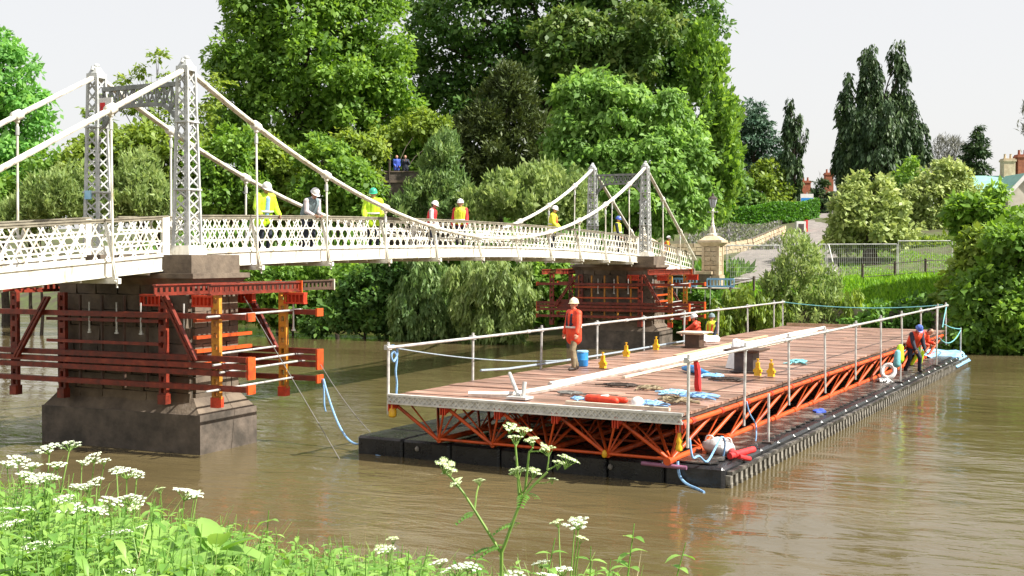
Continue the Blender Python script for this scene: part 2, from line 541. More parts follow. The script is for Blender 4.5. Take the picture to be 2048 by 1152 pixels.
ground_m = mat('bank_earth', (.085, .115, .03), (.07, .06, .035), .95, scale=.8, bump=.7, bscale=9, c3=(.12, .16, .035))
vv = list(np.concatenate([np.arange(-260, -60, 20), np.arange(-60, 60, 2.0), np.arange(60, 261, 20)]))
sheet('far_bank', [-4, -1.5, -.2, .0, .3, .9, 1.5, 2.5, 4, 6, 8, 11, 14, 18, 22, 27, 33, 40, 50, 60, 75, 100, 150, 220, 300], vv, far_h, ground_m, so=1)
sheet('near_bank', list(-10.5 - np.array([200, 120, 60, 30, 20, 14, 12, 10, 9, 8, 7, 6, 5, 4, 3, 2, 1, .5, 0, -.3, -2, -4.])), vv, near_h, ground_m)

def water_material():
    m = bpy.data.materials.new('river_water')
    nt, out = nodes_of(m); L = nt.links.new
    b = nt.nodes.new('ShaderNodeBsdfPrincipled'); L(b.outputs[0], out.inputs[0])
    g = nt.nodes.new('ShaderNodeNewGeometry')
    mp = nt.nodes.new('ShaderNodeMapping'); mp.vector_type = 'TEXTURE'
    mp.inputs['Rotation'].default_value = (0, 0, -BA)
    mp.inputs['Scale'].default_value = (2.3, 1.0, 1.0)
    L(g.outputs['Position'], mp.inputs[0])
    n1 = nt.nodes.new('ShaderNodeTexNoise'); n1.inputs['Scale'].default_value = 1.7; n1.inputs['Detail'].default_value = 5; n1.inputs['Roughness'].default_value = .6; n1.inputs['Distortion'].default_value = .6
    n2 = nt.nodes.new('ShaderNodeTexNoise'); n2.inputs['Scale'].default_value = 7.0; n2.inputs['Detail'].default_value = 3
    n3 = nt.nodes.new('ShaderNodeTexNoise'); n3.inputs['Scale'].default_value = .16; n3.inputs['Detail'].default_value = 4; n3.inputs['Distortion'].default_value = 1.2
    for q in (n1, n2, n3): L(mp.outputs[0], q.inputs['Vector'])
    rp = nt.nodes.new('ShaderNodeMapRange'); rp.inputs[1].default_value = .36; rp.inputs[2].default_value = .66; rp.inputs[3].default_value = .18; rp.inputs[4].default_value = 1.25
    L(n3.outputs[0], rp.inputs[0])
    a1 = nt.nodes.new('ShaderNodeMath'); a1.operation = 'MULTIPLY'; a1.inputs[1].default_value = .22; L(n2.outputs[0], a1.inputs[0])
    a2 = nt.nodes.new('ShaderNodeMath'); a2.operation = 'ADD'; L(n1.outputs[0], a2.inputs[0]); L(a1.outputs[0], a2.inputs[1])
    a3 = nt.nodes.new('ShaderNodeMath'); a3.operation = 'MULTIPLY'; L(a2.outputs[0], a3.inputs[0]); L(rp.outputs[0], a3.inputs[1])
    n4 = nt.nodes.new('ShaderNodeTexNoise'); n4.inputs['Scale'].default_value = .55; n4.inputs['Detail'].default_value = 3; n4.inputs['Distortion'].default_value = 1.5
    L(mp.outputs[0], n4.inputs['Vector'])
    a4 = nt.nodes.new('ShaderNodeMath'); a4.operation = 'MULTIPLY_ADD'; a4.inputs[1].default_value = 1.1; L(n4.outputs[0], a4.inputs[0]); L(a3.outputs[0], a4.inputs[2]); a3 = a4
    bp = nt.nodes.new('ShaderNodeBump'); bp.inputs['Strength'].default_value = .5; bp.inputs['Distance'].default_value = .085
    L(a3.outputs[0], bp.inputs['Height']); L(bp.outputs[0], b.inputs['Normal'])
    cr = nt.nodes.new('ShaderNodeValToRGB')
    cr.color_ramp.elements[0].position = .3; cr.color_ramp.elements[0].color = (.092, .070, .030, 1)
    cr.color_ramp.elements[1].position = .7; cr.color_ramp.elements[1].color = (.134, .104, .049, 1)
    L(n3.outputs[0], cr.inputs[0]); L(cr.outputs[0], b.inputs['Base Color'])
    b.inputs['Roughness'].default_value = .07
    b.inputs['IOR'].default_value = 1.33
    return m

wb_ = MB()
wxs = [-400, -120, -60, -30, 0, 30, 60, 120, 400]
for i in range(8):
    for j in range(8):
        x0, x1 = wxs[i], wxs[i + 1]; y0, y1 = -100 + j * 50, -50 + j * 50
        wb_.add([(x0, y0, 0), (x1, y0, 0), (x1, y1, 0), (x0, y1, 0)], [(0, 1, 2, 3)])
tag(wb_.build('river', water_material(), None), kind='structure')

# tarmac path from the bridge end up the slope, and a paved apron
def path_strip(name, pts, m, lift=.05):
    b = MB(); n = 6
    for (x, y, w) in pts:
        for j in range(n):
            xx = x + w * (j / (n - 1) - .5)
            b.v.append((xx, y, float(far_h(xx, y)) + lift))
    for i in range(len(pts) - 1):
        for j in range(n - 1):
            a = i * n + j
            b.f.append((a, a + 1, a + 1 + n, a + n))
    return tag(b.build(name, m, None, smooth=True), kind='structure')
pp = []
for t in np.linspace(0, 1, 40):
    y = 65.5 + 62 * t
    pp.append((float(np.interp(y, [65, 72, 80, 90, 105, 128], [13.4, 15.6, 18.6, 23.6, 29.2, 37])), y, float(np.interp(y, [65, 75, 90, 128], [9, 7.5, 4.4, 4]))))
path_strip('path', pp, 'tarmac', .10)

# ================================================================== stone walls on the far bank
def stone_mesh(seed, m):
    rr = random.Random(seed)
    b = MB()
    j = lambda a: a + rr.uniform(-.07, .07)
    x, y, z = .5, .5, .5
    b.hexa([(j(-x), -y, j(-z)), (j(x), -y, j(-z)), (j(x), y, j(-z)), (j(-x), y, j(-z)), (j(-x), -y, j(z)), (j(x), -y, j(z)), (j(x), y, j(z)), (j(-x), y, j(z))])
    me = bpy.data.meshes.new('stone')
    me.from_pydata(b.v, [], b.f); me.materials.append(MT[m])
    return me
STN = {m: [stone_mesh(i, m) for i in range(4)] for m in ('rubble', 'stone', 'buff')}

def block(me, c, dx, dy, dz, ax, ay, parent, name='stone'):
    og = ORG.get(parent, Vector((0, 0, 0)))
    o = bpy.data.objects.new(name, me)
    o.matrix_basis = Matrix(((ax.x * dx, ay.x * dy, 0, c.x - og.x), (ax.y * dx, ay.y * dy, 0, c.y - og.y), (0, 0, dz, c.z - og.z), (0, 0, 0, 1)))
    ORG[o] = og
    return linkobj(o, parent)

def stone_wall(name, label, pts, z0f, h, th, ch, m, cl=(.35, .7)):
    """rubble wall along a polyline, every facing stone its own piece"""
    base = Vector(pts[0]); w = thing(name, label, 'wall', (pts[0][0], pts[0][1], z0f(*pts[0])))
    core = MB(); rr = random.Random(len(label))
    for (a, b) in zip(pts[:-1], pts[1:]):
        a2 = Vector((a[0], a[1], 0)); b2 = Vector((b[0], b[1], 0)); d = (b2 - a2); L = d.length; d.normalize(); n = Vector((d.y, -d.x, 0))
        za, zb = z0f(*a), z0f(*b)
        core.hexa([a2 + n * -th / 2 + Vector((0, 0, za - .3)), a2 + n * (th / 2 - .04) + Vector((0, 0, za - .3)), b2 + n * (th / 2 - .04) + Vector((0, 0, zb - .3)), b2 + n * -th / 2 + Vector((0, 0, zb - .3)),
                   a2 + n * -th / 2 + Vector((0, 0, za + h - .03)), a2 + n * (th / 2 - .04) + Vector((0, 0, za + h - .03)), b2 + n * (th / 2 - .04) + Vector((0, 0, zb + h - .03)), b2 + n * -th / 2 + Vector((0, 0, zb + h - .03))])
        rows = max(1, int(round(h / ch)))
        for r_ in range(rows):
            t = rr.uniform(-.3, 0)
            while t < L:
                ln = rr.uniform(*cl); t0 = max(t, 0); t1 = min(t + ln, L); t += ln
                if t1 - t0 < .1: continue
                tm = (t0 + t1) / 2; zz = za + (zb - za) * tm / L + (r_ + .5) * h / rows
                c = a2 + d * tm + n * (th / 2 - .06 + rr.uniform(0, .035)); c.z = zz
                block(rr.choice(STN[m]), c, (t1 - t0) * .93, .16, h / rows * .9, d, n, w)
    core.build('core', 'mortar', w)
    return w

def hq(x, y): return float(far_h(x, y))
bankpts = []
for v_ in np.arange(1.5, 14.1, 2.5):
    p = B0 + UB * (float(far_edge(v_)) - .15) + VB * float(v_)
    bankpts.append((p.x, p.y))
stone_wall('retaining_wall', 'rubble stone retaining wall at the water below the green bank', bankpts, lambda x, y: -.25, 2.0, .5, .3, 'rubble')
wl = [(X_at(1340, 80), 80), (X_at(1440, 80), 80), (X_at(1500, 82), 82), (X_at(1565, 88), 88)]
stone_wall('garden_wall', 'low pale stone garden wall edging the flower slope', wl, lambda x, y: hq(x, y), .8, .4, .27, 'buff', (.3, .6))

# ================================================================== the footbridge
SPAN = 32.3
def zlb(s):      # level of the bottom rail of the parapet
    if s < 0: return 4.37 + .068 * s
    if s > SPAN: return 4.37 - .082 * (s - SPAN)
    return 4.37 + .28 * (1 - ((s - SPAN / 2) / (SPAN / 2)) ** 2)
PH = .84
S_END0, S_END1 = -11.0, 41.0
STAYS = [2.55 + 3.05 * k for k in range(10)]
LEFT_ST = [-9.1, -5.6, -2.35]
RIGHT_ST = [SPAN + 2.7, SPAN + 5.6]
bridge = thing('suspension_footbridge', 'white iron suspension footbridge with lattice parapets crossing the river', 'bridge', BR(SPAN / 2, -1.32, 0))
CV = (0.0, -2.65)           # planes of the two cables and their towers
PV = (-.20, -2.45)          # planes of the parapets

# deck and girders
def strip(b, s0, s1, v0, v1, dz0, dz1, step=1.0):
    n = max(1, int(math.ceil(abs(s1 - s0) / step)))
    ss = [s0 + (s1 - s0) * i / n for i in range(n + 1)]
    k = len(b.v)
    for s_ in ss:
        z = zlb(s_)
        b.v += [tuple(BR(s_, v0, z + dz0)), tuple(BR(s_, v1, z + dz0)), tuple(BR(s_, v1, z + dz1)), tuple(BR(s_, v0, z + dz1))]
    for i in range(n):
        a = k + i * 4
        for j in range(4):
            j2 = (j + 1) % 4
            b.f.append((a + j, a + j2, a + j2 + 4, a + j + 4))
    b.f.append((k + 3, k + 2, k + 1, k)); a = k + n * 4
    b.f.append((a, a + 1, a + 2, a + 3))
    return b
strip(MB(), S_END0, S_END1, -2.38, -.27, -.16, -.10).build('deck', 'timberdark', bridge)
for pv in PV:
    sg = 1 if pv > -1 else -1
    for (s0, s1) in ((S_END0, -.35), (.35, SPAN - .35), (SPAN + .35, S_END1)):
        g = MB()
        strip(g, s0, s1, pv - .02, pv + .02, -.30, -.01)
        strip(g, s0, s1, pv - .055, pv + .055, -.33, -.30)
        strip(g, s0, s1, pv - .055, pv + .055, -.01, .02)
        g.build('girder', 'white', bridge)
# cross beams under the deck, with the ends that carry the rods
for s_ in LEFT_ST + STAYS + RIGHT_ST:
    z = zlb(s_) - .40
    beam('cross_beam', BR(s_, -2.85, z), BR(s_, .2, z), .09, .11, 'white', bridge)
for s_ in np.arange(-10, 41, 1.0):
    if min(abs(s_ - q) for q in LEFT_ST + STAYS + RIGHT_ST) > .3 and abs(s_) > .6 and abs(s_ - SPAN) > .6:
        z = zlb(s_) - .36
        beam('floor_joist', BR(s_, -2.42, z), BR(s_, -.22, z), .05, .06, 'white', bridge)

# parapet panels: kagome lattice of flat bars
def clip_line(x0, z0, dx, dz, L, H):
    t0, t1 = -1e9, 1e9
    for (p, d, lo, hi) in ((x0, dx, 0, L), (z0, dz, 0, H)):
        if abs(d) < 1e-9:
            if p < lo or p > hi: return None
            continue
        a, b = (lo - p) / d, (hi - p) / d
        t0 = max(t0, min(a, b)); t1 = min(t1, max(a, b))
    if t1 - t0 < .02: return None
    return (x0 + dx * t0, z0 + dz * t0, x0 + dx * t1, z0 + dz * t1)

def parapet_panel(sa, sb, pv):
    b = MB(); L = sb - sa; z0, z1 = zlb(sa), zlb(sb)
    def P(x, z): return BR(sa + x, pv, z0 + (z1 - z0) * x / L + z)
    H = PH; h = H / 3; n2 = max(3, round(L / .37)); a2 = L / n2; a = a2 / 2
    w, t = .036, .014
    for k in range(1, 3): b.bar(P(0, k * h), P(L, k * h), w, t, VB)
    b.bar(P(0, .03), P(L, .03), .06, .05, VB)
    kx = int(H / (h / a) / a2) + 3
    for k in range(-kx, n2 + kx):
        for sg, off in ((1, 0), (-1, a)):
            c = clip_line(k * a2 + off, 0, sg * a, h, L, H)
            if c: b.bar(P(c[0], c[1]), P(c[2], c[3]), w, t * (.9 if sg > 0 else .8), VB)
    # little diamonds at the crossings
    for k in range(1, 3):
        for q in range(1, n2 * 2, 2):
            b.bar(P(q * a - .03, k * h), P(q * a + .03, k * h), .06, .02, VB)
    b.build('parapet_panel', 'white', bridge)
    r_ = MB(); r_.bar(P(0, H), P(L, H), .055, .045, VB); r_.bar(P(0, H + .04), P(L, H + .04), .03, .08, VB)
    r_.build('top_rail', 'rail_wood', bridge)
edges = ([S_END0] + LEFT_ST + [-.42], [.42] + STAYS + [SPAN - .42], [SPAN + .42] + RIGHT_ST + [S_END1])
for pv in PV:
    for e in edges:
        for a_, b_ in zip(e[:-1], e[1:]):
            parapet_panel(a_, b_, pv)
# end posts of the parapets beside each tower, flat plates
for pv in PV:
    for s_ in (-.5, SPAN - .5, S_END1 - .06):
        z = zlb(s_)
        m_ = MB(); m_.box((-.10, -.03, -.30), (.10, .03, PH + .05)); 
        MB().hexa([BR(s_ + x, pv + y, z + q) for q in (-.32, PH + .05) for (x, y) in ((-.11, -.03), (.11, -.03), (.11, .03), (-.11, .03))]).build('end_post', 'white', bridge)

# raking stays from parapet top to the cross-beam ends
for ci, pv in enumerate(PV):
    o_ = .30 if ci == 0 else -.30
    for s_ in LEFT_ST + STAYS + RIGHT_ST:
        z = zlb(s_)
        b = MB()
        b.bar(BR(s_, pv + o_ * .06, z + PH - .02), BR(s_, pv + o_ * 1.05, z - .36), .075, .02, UB)
        b.bar(BR(s_, pv + o_ * .06, z + PH - .02), BR(s_, pv + o_ * 1.05, z - .36), .016, .06, UB)
        b.build('stay', 'white', bridge)
        sh = MB(); c = BR(s_, pv + o_ * 1.1, z - .41); sh.ball(c, (.07, .07, .05), 8, 5); sh.tube([c + Vector((0, 0, -.03)), c + Vector((0, 0, -.13))], .022, 6)
        sh.build('bracket', 'white', bridge, True)

# cables
CT = 8.55
def zc(s):
    if s < 0: return CT + .50 * s
    if s > SPAN: return CT - .52 * (s - SPAN)
    return 4.97 + (CT - 4.97) * ((s - SPAN / 2) / (SPAN / 2)) ** 2
for ci, cv in enumerate(CV):
    for seg in ((-8.6, 0), (0, SPAN), (SPAN, SPAN + 8.4)):
        ss = np.linspace(seg[0], seg[1], 49 if seg[1] == SPAN else 8)
        b = MB()
        for dv in (-.035, .035):
            b.tube([BR(q, cv + dv, zc(q)) for q in ss], .05, 8)
        b.build('cable', 'white', bridge, True)
    for s_ in LEFT_ST[1:] + STAYS + RIGHT_ST:
        zt, zb_ = zc(s_), zlb(s_) - .36
        col = MB(); d = (BR(s_ + .05, cv, zc(s_ + .05)) - BR(s_ - .05, cv, zc(s_ - .05))).normalized(); c = BR(s_, cv, zt)
        col.tube([c - d * .14, c - d * .1, c + d * .1, c + d * .14], [.075, .115, .115, .075], 10)
        col.ball(c - Vector((0, 0, .12)), .06, 8, 5)
        col.build('cable_clamp', 'white', bridge, True)
        oo = .12 if ci == 0 else -.12
        if zt - zb_ > .9:
            rod('suspender', BR(s_, cv, zt - .1), BR(s_, cv + oo * .2, zb_), .026, 'white', bridge)
            q = MB(); q.tube([BR(s_, cv, zt - .42), BR(s_, cv, zt - .24)], .045, 8); q.build('turnbuckle', 'whitegrey', bridge, True)

# towers
def tower(s0, cv):
    zb_, zt = zlb(s0) - .02, CT
    t = MB(); 
    cen = BR(s0, cv, 0)
    def wd(z): return .215 - .085 * (z - zb_) / (zt - zb_)
    def C(i, z):
        w = wd(z); su, sv_ = ((-1, -1), (1, -1), (1, 1), (-1, 1))[i]
        return BR(s0 + su * w, cv + sv_ * w, z)
    post = t
    for i in range(4):
        nrm = (C(i, 5) - BR(s0, cv, 5)).normalized()
        post.bar(C(i, zb_), C(i, zt), .07, .05, UB)
    tw = post.build('tower', 'whitegrey', bridge)
    lat = MB(); n = 15
    for i in range(4):
        j = (i + 1) % 4; nrm = VB if i % 2 else UB
        nrm = (C(i, 5) + C(j, 5)) / 2 - BR(s0, cv, 5)
        for k in range(n):
            za = zb_ + .25 + (zt - zb_ - .35) * k / n; zc_ = zb_ + .25 + (zt - zb_ - .35) * (k + 1) / n
            lat.bar(C(i, za), C(j, zc_), .032, .014, nrm); lat.bar(C(j, za), C(i, zc_), .032, .011, nrm)
    lat.build('lattice', 'whitegrey', tw)
    for z in (5.83, 7.35):
        w = wd(z) + .05
        MB().box((s0 - w, cv - w, z - .02), (s0 + w, cv + w, z + .02), BR).build('collar', 'whitegrey', tw)
    f = MB(); w = wd(zb_)
    f.frustum((s0 - w - .1, cv - w - .1), (s0 + w + .1, cv + w + .1), zb_ - .03, (s0 - w - .04, cv - w - .04), (s0 + w + .04, cv + w + .04), zb_ + .22, BR)
    f.build('foot', 'white', tw)
    # saddle casting and scrolled finial
    h = MB(); w = wd(zt) + .03
    h.box((s0 - w, cv - w, zt - .06), (s0 + w, cv + w, zt + .05), BR)
    h.frustum((s0 - .15, cv - .12), (s0 + .15, cv + .12), zt + .05, (s0 - .06, cv - .07), (s0 + .06, cv + .07), zt + .2, BR)
    h.tube([BR(s0 - .05, cv, zt + .16), BR(s0 - .12, cv, zt + .19), BR(s0 - .14, cv, zt + .12)], .04, 8)
    h.ball(BR(s0 + .01, cv, zt + .24), (.07, .07, .05))
    h.build('saddle', 'whitegrey', tw, False)
for s0 in (0, SPAN):
    for cv in CV: tower(s0, cv)
    # portal beam with arched lower chord
    p = MB(); z1 = CT - .33; n = 10
    va, vb_ = CV[0] - .2, CV[1] + .2
    prev = None
    p.bar(BR(s0, va, z1), BR(s0, vb_, z1), .10, .10, UB)
    for k in range(n + 1):
        v_ = va + (vb_ - va) * k / n; q = (k / n * 2 - 1)
        zz = z1 - .42 - .45 * max(0, (abs(q) - .45) / .55) ** 2
        cur = (v_, zz)
        if prev:
            p.bar(BR(s0, prev[0], prev[1]), BR(s0, cur[0], cur[1]), .09, .07, UB)
            p.bar(BR(s0, prev[0], prev[1]), BR(s0, cur[0], z1), .035, .03, UB)
            p.bar(BR(s0, prev[0], z1), BR(s0, cur[0], cur[1]), .035, .026, UB)
            p.bar(BR(s0, cur[0], z1), BR(s0, cur[0], cur[1]), .035, .035, UB)
        prev = cur
    p.build('portal', 'portalgrey', bridge)
# notices fixed to the near portal and tower
sg = MB().box((-.29, -2.30, 7.66), (-.25, -1.92, 7.98), BR).build('notice_board', 'helmetwhite', bridge)
MB().box((-.296, -2.27, 7.69), (-.291, -2.12, 7.87), BR).build('red_panel', 'redcloth', sg)
MB().box((-.296, -2.08, 7.69), (-.291, -1.95, 7.80), BR).build('red_panel', 'redcloth', sg)
MB().box((-.26, -2.80, 5.66), (-.22, -2.62, 5.86), BR).build('number_plate', 'paleblue', bridge)

# ================================================================== piers
def pier(s0, label):
    t = thing('stone_pier', label, 'pier', BR(s0 + .2, -1.3, 0), 'masonry piers of the footbridge')
    o = s0 + .22
    v0, v1 = -3.25, .55       # shaft across
    sh = MB(); sh.box((o - .76, v0, .9), (o + .76, v1, 3.9), BR); sh.build('core', 'mortar', t)
    # coursed blocks on the four faces
    rr = random.Random(int(s0) + 3); z = .95; ci = 0
    while z < 3.7:
        h = .36
        for (c0, c1, face) in ((v0, v1, 0), (v0, v1, 1), (o - .76, o + .76, 2), (o - .76, o + .76, 3)):
            x = c0 - (.3 if ci % 2 else 0)
            while x < c1 - .02:
                ln = rr.uniform(.55, .85); a_ = max(x, c0); b_ = min(x + ln, c1); x += ln
                if b_ - a_ < .12: continue
                m_ = (a_ + b_) / 2; pr = rr.uniform(.0, .02)
                if face == 0: c = BR(o - .76 - pr, m_, z + h / 2); ax, ay = VB, UB
                elif face == 1: c = BR(o + .76 + pr, m_, z + h / 2); ax, ay = VB, UB
                elif face == 2: c = BR(m_, v1 + pr, z + h / 2); ax, ay = UB, VB
                else: c = BR(m_, v0 - pr, z + h / 2); ax, ay = UB, VB
                block(STN['stone'][0], c, (b_ - a_) * .97, .16, h * .95, ax, ay, t, 'block')
        z += h; ci += 1
    b = MB(); b.frustum((o - .80, v0 - .05), (o + .80, v1 + .05), 3.62, (o - .95, v0 - .2), (o + .95, v1 + .2), 3.84, BR)
    b.box((o - 1.0, v0 - .25, 3.84), (o + 1.0, v1 + .25, 3.95), BR); b.build('cornice', 'stone', t)
    for (a_, b_) in ((v0 - .06, -1.98), (-1.96, -.72), (-.70, v1 + .08)):
        bb = MB(); bb.box((o - .84, a_, 3.95), (o + .84, b_, 4.36 if b_ > 0 or a_ < -3 else 3.98), BR); bb.build('cap_block', 'stone', t)
    p = MB(); p.frustum((o - .98, v0 - .38), (o + .98, v1 + .38), .86, (o - .80, v0 - .08), (o + .80, v1 + .08), 1.2, BR); p.build('weathering', 'stone', t)
    p = MB(); p.box((o - 1.0, v0 - .42, -1.2), (o + 1.0, v1 + .42, .86), BR); p.build('plinth', 'stone_dark', t)
    return t
pier(0, 'nearer stone bridge pier, broad plinth standing in the water')
pier(SPAN, 'farther stone bridge pier beyond the raft, under the distant towers')
for (s_, lab) in ((S_END0 - .9, 'stone abutment carrying the near end of the footbridge'), (S_END1 + .6, 'stone abutment under the far end of the footbridge')):
    a_ = thing('abutment', lab, 'abutment', BR(s_, -1.3, 0))
    MB().box((s_ - .9, -3.4, -.8), (s_ + .9, .8, zlb(s_) - .2), BR).build('block', 'stone', a_)
    MB().box((s_ - 1.0, -3.5, zlb(s_) - .2), (s_ + 1.0, .9, zlb(s_) - .05), BR).build('coping', 'buff', a_)

# ================================================================== falsework round the piers
SOLD = {}
def soldier_mesh(m):
    if m in SOLD: return SOLD[m]
    b = MB(); H = 1.0; n = 9
    for x in (-.075, .075): b.box((x - .03, -.05, 0), (x + .03, .05, 1))
    for y in (-.046, .046):
        for k in range(n + 1):
            z = k / n; b.box((-.05, y - .006, max(0, z - .03)), (.05, y + .006, min(1, z + .03)))
    me = bpy.data.meshes.new('soldier'); me.from_pydata(b.v, [], b.f); me.materials.append(MT[m]); SOLD[m] = me
    return me

def falsework(s0, label, near):
    t = thing('falsework', label, 'falsework', BR(s0 + .25, -1.3, 1.2), 'steel falsework clamped round the piers')
    o = s0
    NE, FE = o - .93, o + 1.62
    post_v = (-4.4, -2.9, .05, 1.5)
    for (pl, side) in ((NE, -1), (FE, 1)):
        for z in (3.04, 2.14, 1.985, 1.83, 1.51):
            for dd in (0, .085):
                u_ = pl + side * dd
                beam('waling', BR(u_, -5.1, z), BR(u_, 2.4, z), .05, .115, 'redsteel', t)
        for (z0, z1) in ((2.95, 3.13), (1.72, 2.19), (1.41, 1.60)):
            MB().box((pl - .09, 2.402, z0), (pl + .16, 2.45, z1), BR).build('end_plate', 'orange', t)
            MB().box((pl - .09, -5.16, z0), (pl + .16, -5.112, z1), BR).build('end_plate', 'orange', t)
        for k, v_ in enumerate(post_v):
            u_ = pl + side * .02 + (-side) * .09
            pst = place('soldier', soldier_mesh('ochre' if v_ > 1 else 'redsteel'), BR(u_, v_, 1.26), BR(u_, v_, 3.5), 1.0, 1.0, t, UB)  # end posts in ochre: the sun on them is put into the colour
            hd = MB(); hd.box((u_ - .1, v_ - .1, 1.08), (u_ + .1, v_ + .1, 1.30), BR); hd.build('foot', 'brightred' if v_ > 1 else 'redsteel', t)
            hb = MB(); vs_ = 1 if side > 0 else -1
            if v_ > -1:
                a_, b_ = sorted((v_ + vs_ * .05, v_ + vs_ * .62))
                hb.box((u_ - .07, a_, 3.44), (u_ + .07, b_, 3.49), BR); hb.box((u_ - .07, a_, 3.23), (u_ + .07, b_, 3.27), BR); hb.box((u_ - .015, a_, 3.27), (u_ + .015, b_, 3.44), BR)
                for q in np.linspace(a_ + .02, b_ - .02, 6): hb.box((u_ - .07, q - .012, 3.27), (u_ + .07, q + .012, 3.44), BR)
                hb.build('bracket', 'brightred', t)
        for (va, za, vb_, zb_) in ((.28, 3.5, 1.12, 2.1), (-3.1, 3.4, -4.1, 2.0)):
            u_ = pl + side * .19
            r_ = MB(); 
            for q in (-.05, .05): r_.bar(BR(u_, va + q, za), BR(u_, vb_ + q, zb_), .05, .09, UB)
            for k in range(6):
                f_ = (k + .5) / 6; c = BR(u_, va + (vb_ - va) * f_, za + (zb_ - za) * f_)
                r_.bar(c - VB * .06, c + VB * .06, .08, .06, UB)
            r_.build('raker', 'redsteel', t)
        for v_ in ((-2.0, -1.2, -.5, .7) if side < 0 else (1.75,)):
            u_ = pl - .03
            rd = rod('tie_rod', BR(u_, v_, 2.62), BR(u_, v_, 3.3), .02, 'galv', t)
            n_ = MB(); n_.lathe([(.05, 0), (.05, .03), (.03, .03), (.03, .09)], BR(u_, v_, 2.60), 8); n_.build('nut_plate', 'galv', t)
    # needles over the top
    def needle(v_, u0, u1, z, m, plate):
        b = MB(); h = .24
        b.box((u0, v_ - .05, z), (u1, v_ + .05, z + .03), BR); b.box((u0, v_ - .05, z + h - .03), (u1, v_ + .05, z + h), BR)
        n = int((u1 - u0) / .17)
        b.box((u0, v_ - .012, z + .03), (u1, v_ + .012, z + .07), BR); b.box((u0, v_ - .012, z + h - .07), (u1, v_ + .012, z + h - .03), BR)
        for k in range(n + 1):
            x = u0 + (u1 - u0 - .05) * k / n
            b.box((x, v_ - .012, z + .07), (x + .085, v_ + .012, z + h - .07), BR)
        nd = b.build('needle', m, t)
        MB().box((u1 + .002, v_ - .08, z - .02), (u1 + .04, v_ + .08, z + h + .02), BR).build('end_plate', plate, nd)
    needle(.80, o - 2.0, o + 2.3, 3.50, 'redsteel', 'orange')
    needle(1.14, o + .35, o + 4.1, 3.50, 'brownsteel', 'timberpale')
    needle(1.62, o - 1.25, o + 2.0, 3.50, 'redsteel', 'orange')
    for v_ in (-3.6, -4.6): needle(v_, o - 1.6, o + 2.4, 3.50, 'redsteel', 'orange')
    # scaffold tubes tying the two sides beyond the end of the pier
    for z, v_, a_, b_ in ((3.05, 1.72, -1.45, 1.9), (2.03, 1.75, -1.3, 1.95), (1.87, 1.85, -1.2, 1.85), (1.49, 1.72, -1.5, 1.9), (2.2, 1.3, -.9, 1.5)):
        rod('scaffold_tube', BR(o + a_, v_, z), BR(o + b_, v_ + .02, z + .03), .025, 'galv', t)
    # orange channels packing the end face
    for z in (2.92, 2.55, 2.25, 1.95):
        beam('packing', BR(o - .7, .78, z), BR(o + 1.25, .78, z), .10, .075, 'orange', t)
    # panels along the long near face: uprights and rails
    for z in (2.9, 2.4):
        beam('rail', BR(NE - .02, -3.3, z), BR(NE - .02, .0, z), .05, .07, 'redsteel' if near else 'orange', t)  # rails and uprights: bridge shade put into near colours, light into far ones
    for v_ in np.linspace(-3.0, -.4, 5):
        beam('upright', BR(NE + .05, v_, 1.4), BR(NE + .05, v_, 3.45), .06, .05, 'brownsteel' if near else 'ochre', t)
    return t
falsework(0, 'red and orange steel falsework clamped round the nearer pier', True)
falsework(SPAN, 'red and orange steel falsework clamped round the farther pier', False)
# ================================================================== the raft: floats
DZ = 1.40; PZ = .40          # deck level, top of the floats
WID = 6.5; LEN = 29.4
raft = thing('pontoon', 'black modular plastic pontoon floating under the orange truss platform', 'pontoon', G(15, 3, 0))
fl = MB()
def rounded_block(lx, ly, z0, z1, c=.05):
    b = MB(); p = []
    for z, i in ((z0, 0), (z1 - c, 0), (z1, c)):
        p += [(-lx / 2 + i, -ly / 2 + c + 0 * i), (-lx / 2 + c, -ly / 2 + i), (lx / 2 - c, -ly / 2 + i), (lx / 2 - i, -ly / 2 + c), (lx / 2 - i, ly / 2 - c), (lx / 2 - c, ly / 2 - i), (-lx / 2 + c, ly / 2 - i), (-lx / 2 + i, ly / 2 - c)]
    for q, (x, y) in enumerate(p): b.v.append((x, y, (z0, z1 - c, z1)[q // 8]))
    for r_ in range(2):
        for j in range(8):
            a = r_ * 8 + j; d = r_ * 8 + (j + 1) % 8; b.f.append((a, d, d + 8, a + 8))
    b.f.append(tuple(range(16, 24))); b.f.append(tuple(range(8))[::-1])
    return b
NU, NV = 25, 7
fu, fv = 30.0 / NU, 8.4 / NV
fb = rounded_block(fu - .02, fv - .02, -.35, PZ)
fme = bpy.data.meshes.new('float'); fme.from_pydata(fb.v, [], fb.f); fme.materials.append(MT['black'])
og = ORG[raft]
for i in range(NU):
    for j in range(NV):
        c = G(.42 + fu * (i + .5), -1.2 + fv * (j + .5), random.uniform(-.012, .012))
        o = bpy.data.objects.new('float', fme)
        o.matrix_basis = Matrix(((GU.x, GV.x, 0, c.x - og.x), (GU.y, GV.y, 0, c.y - og.y), (0, 0, 1, c.z), (0, 0, 0, 1)))
        linkobj(o, raft)
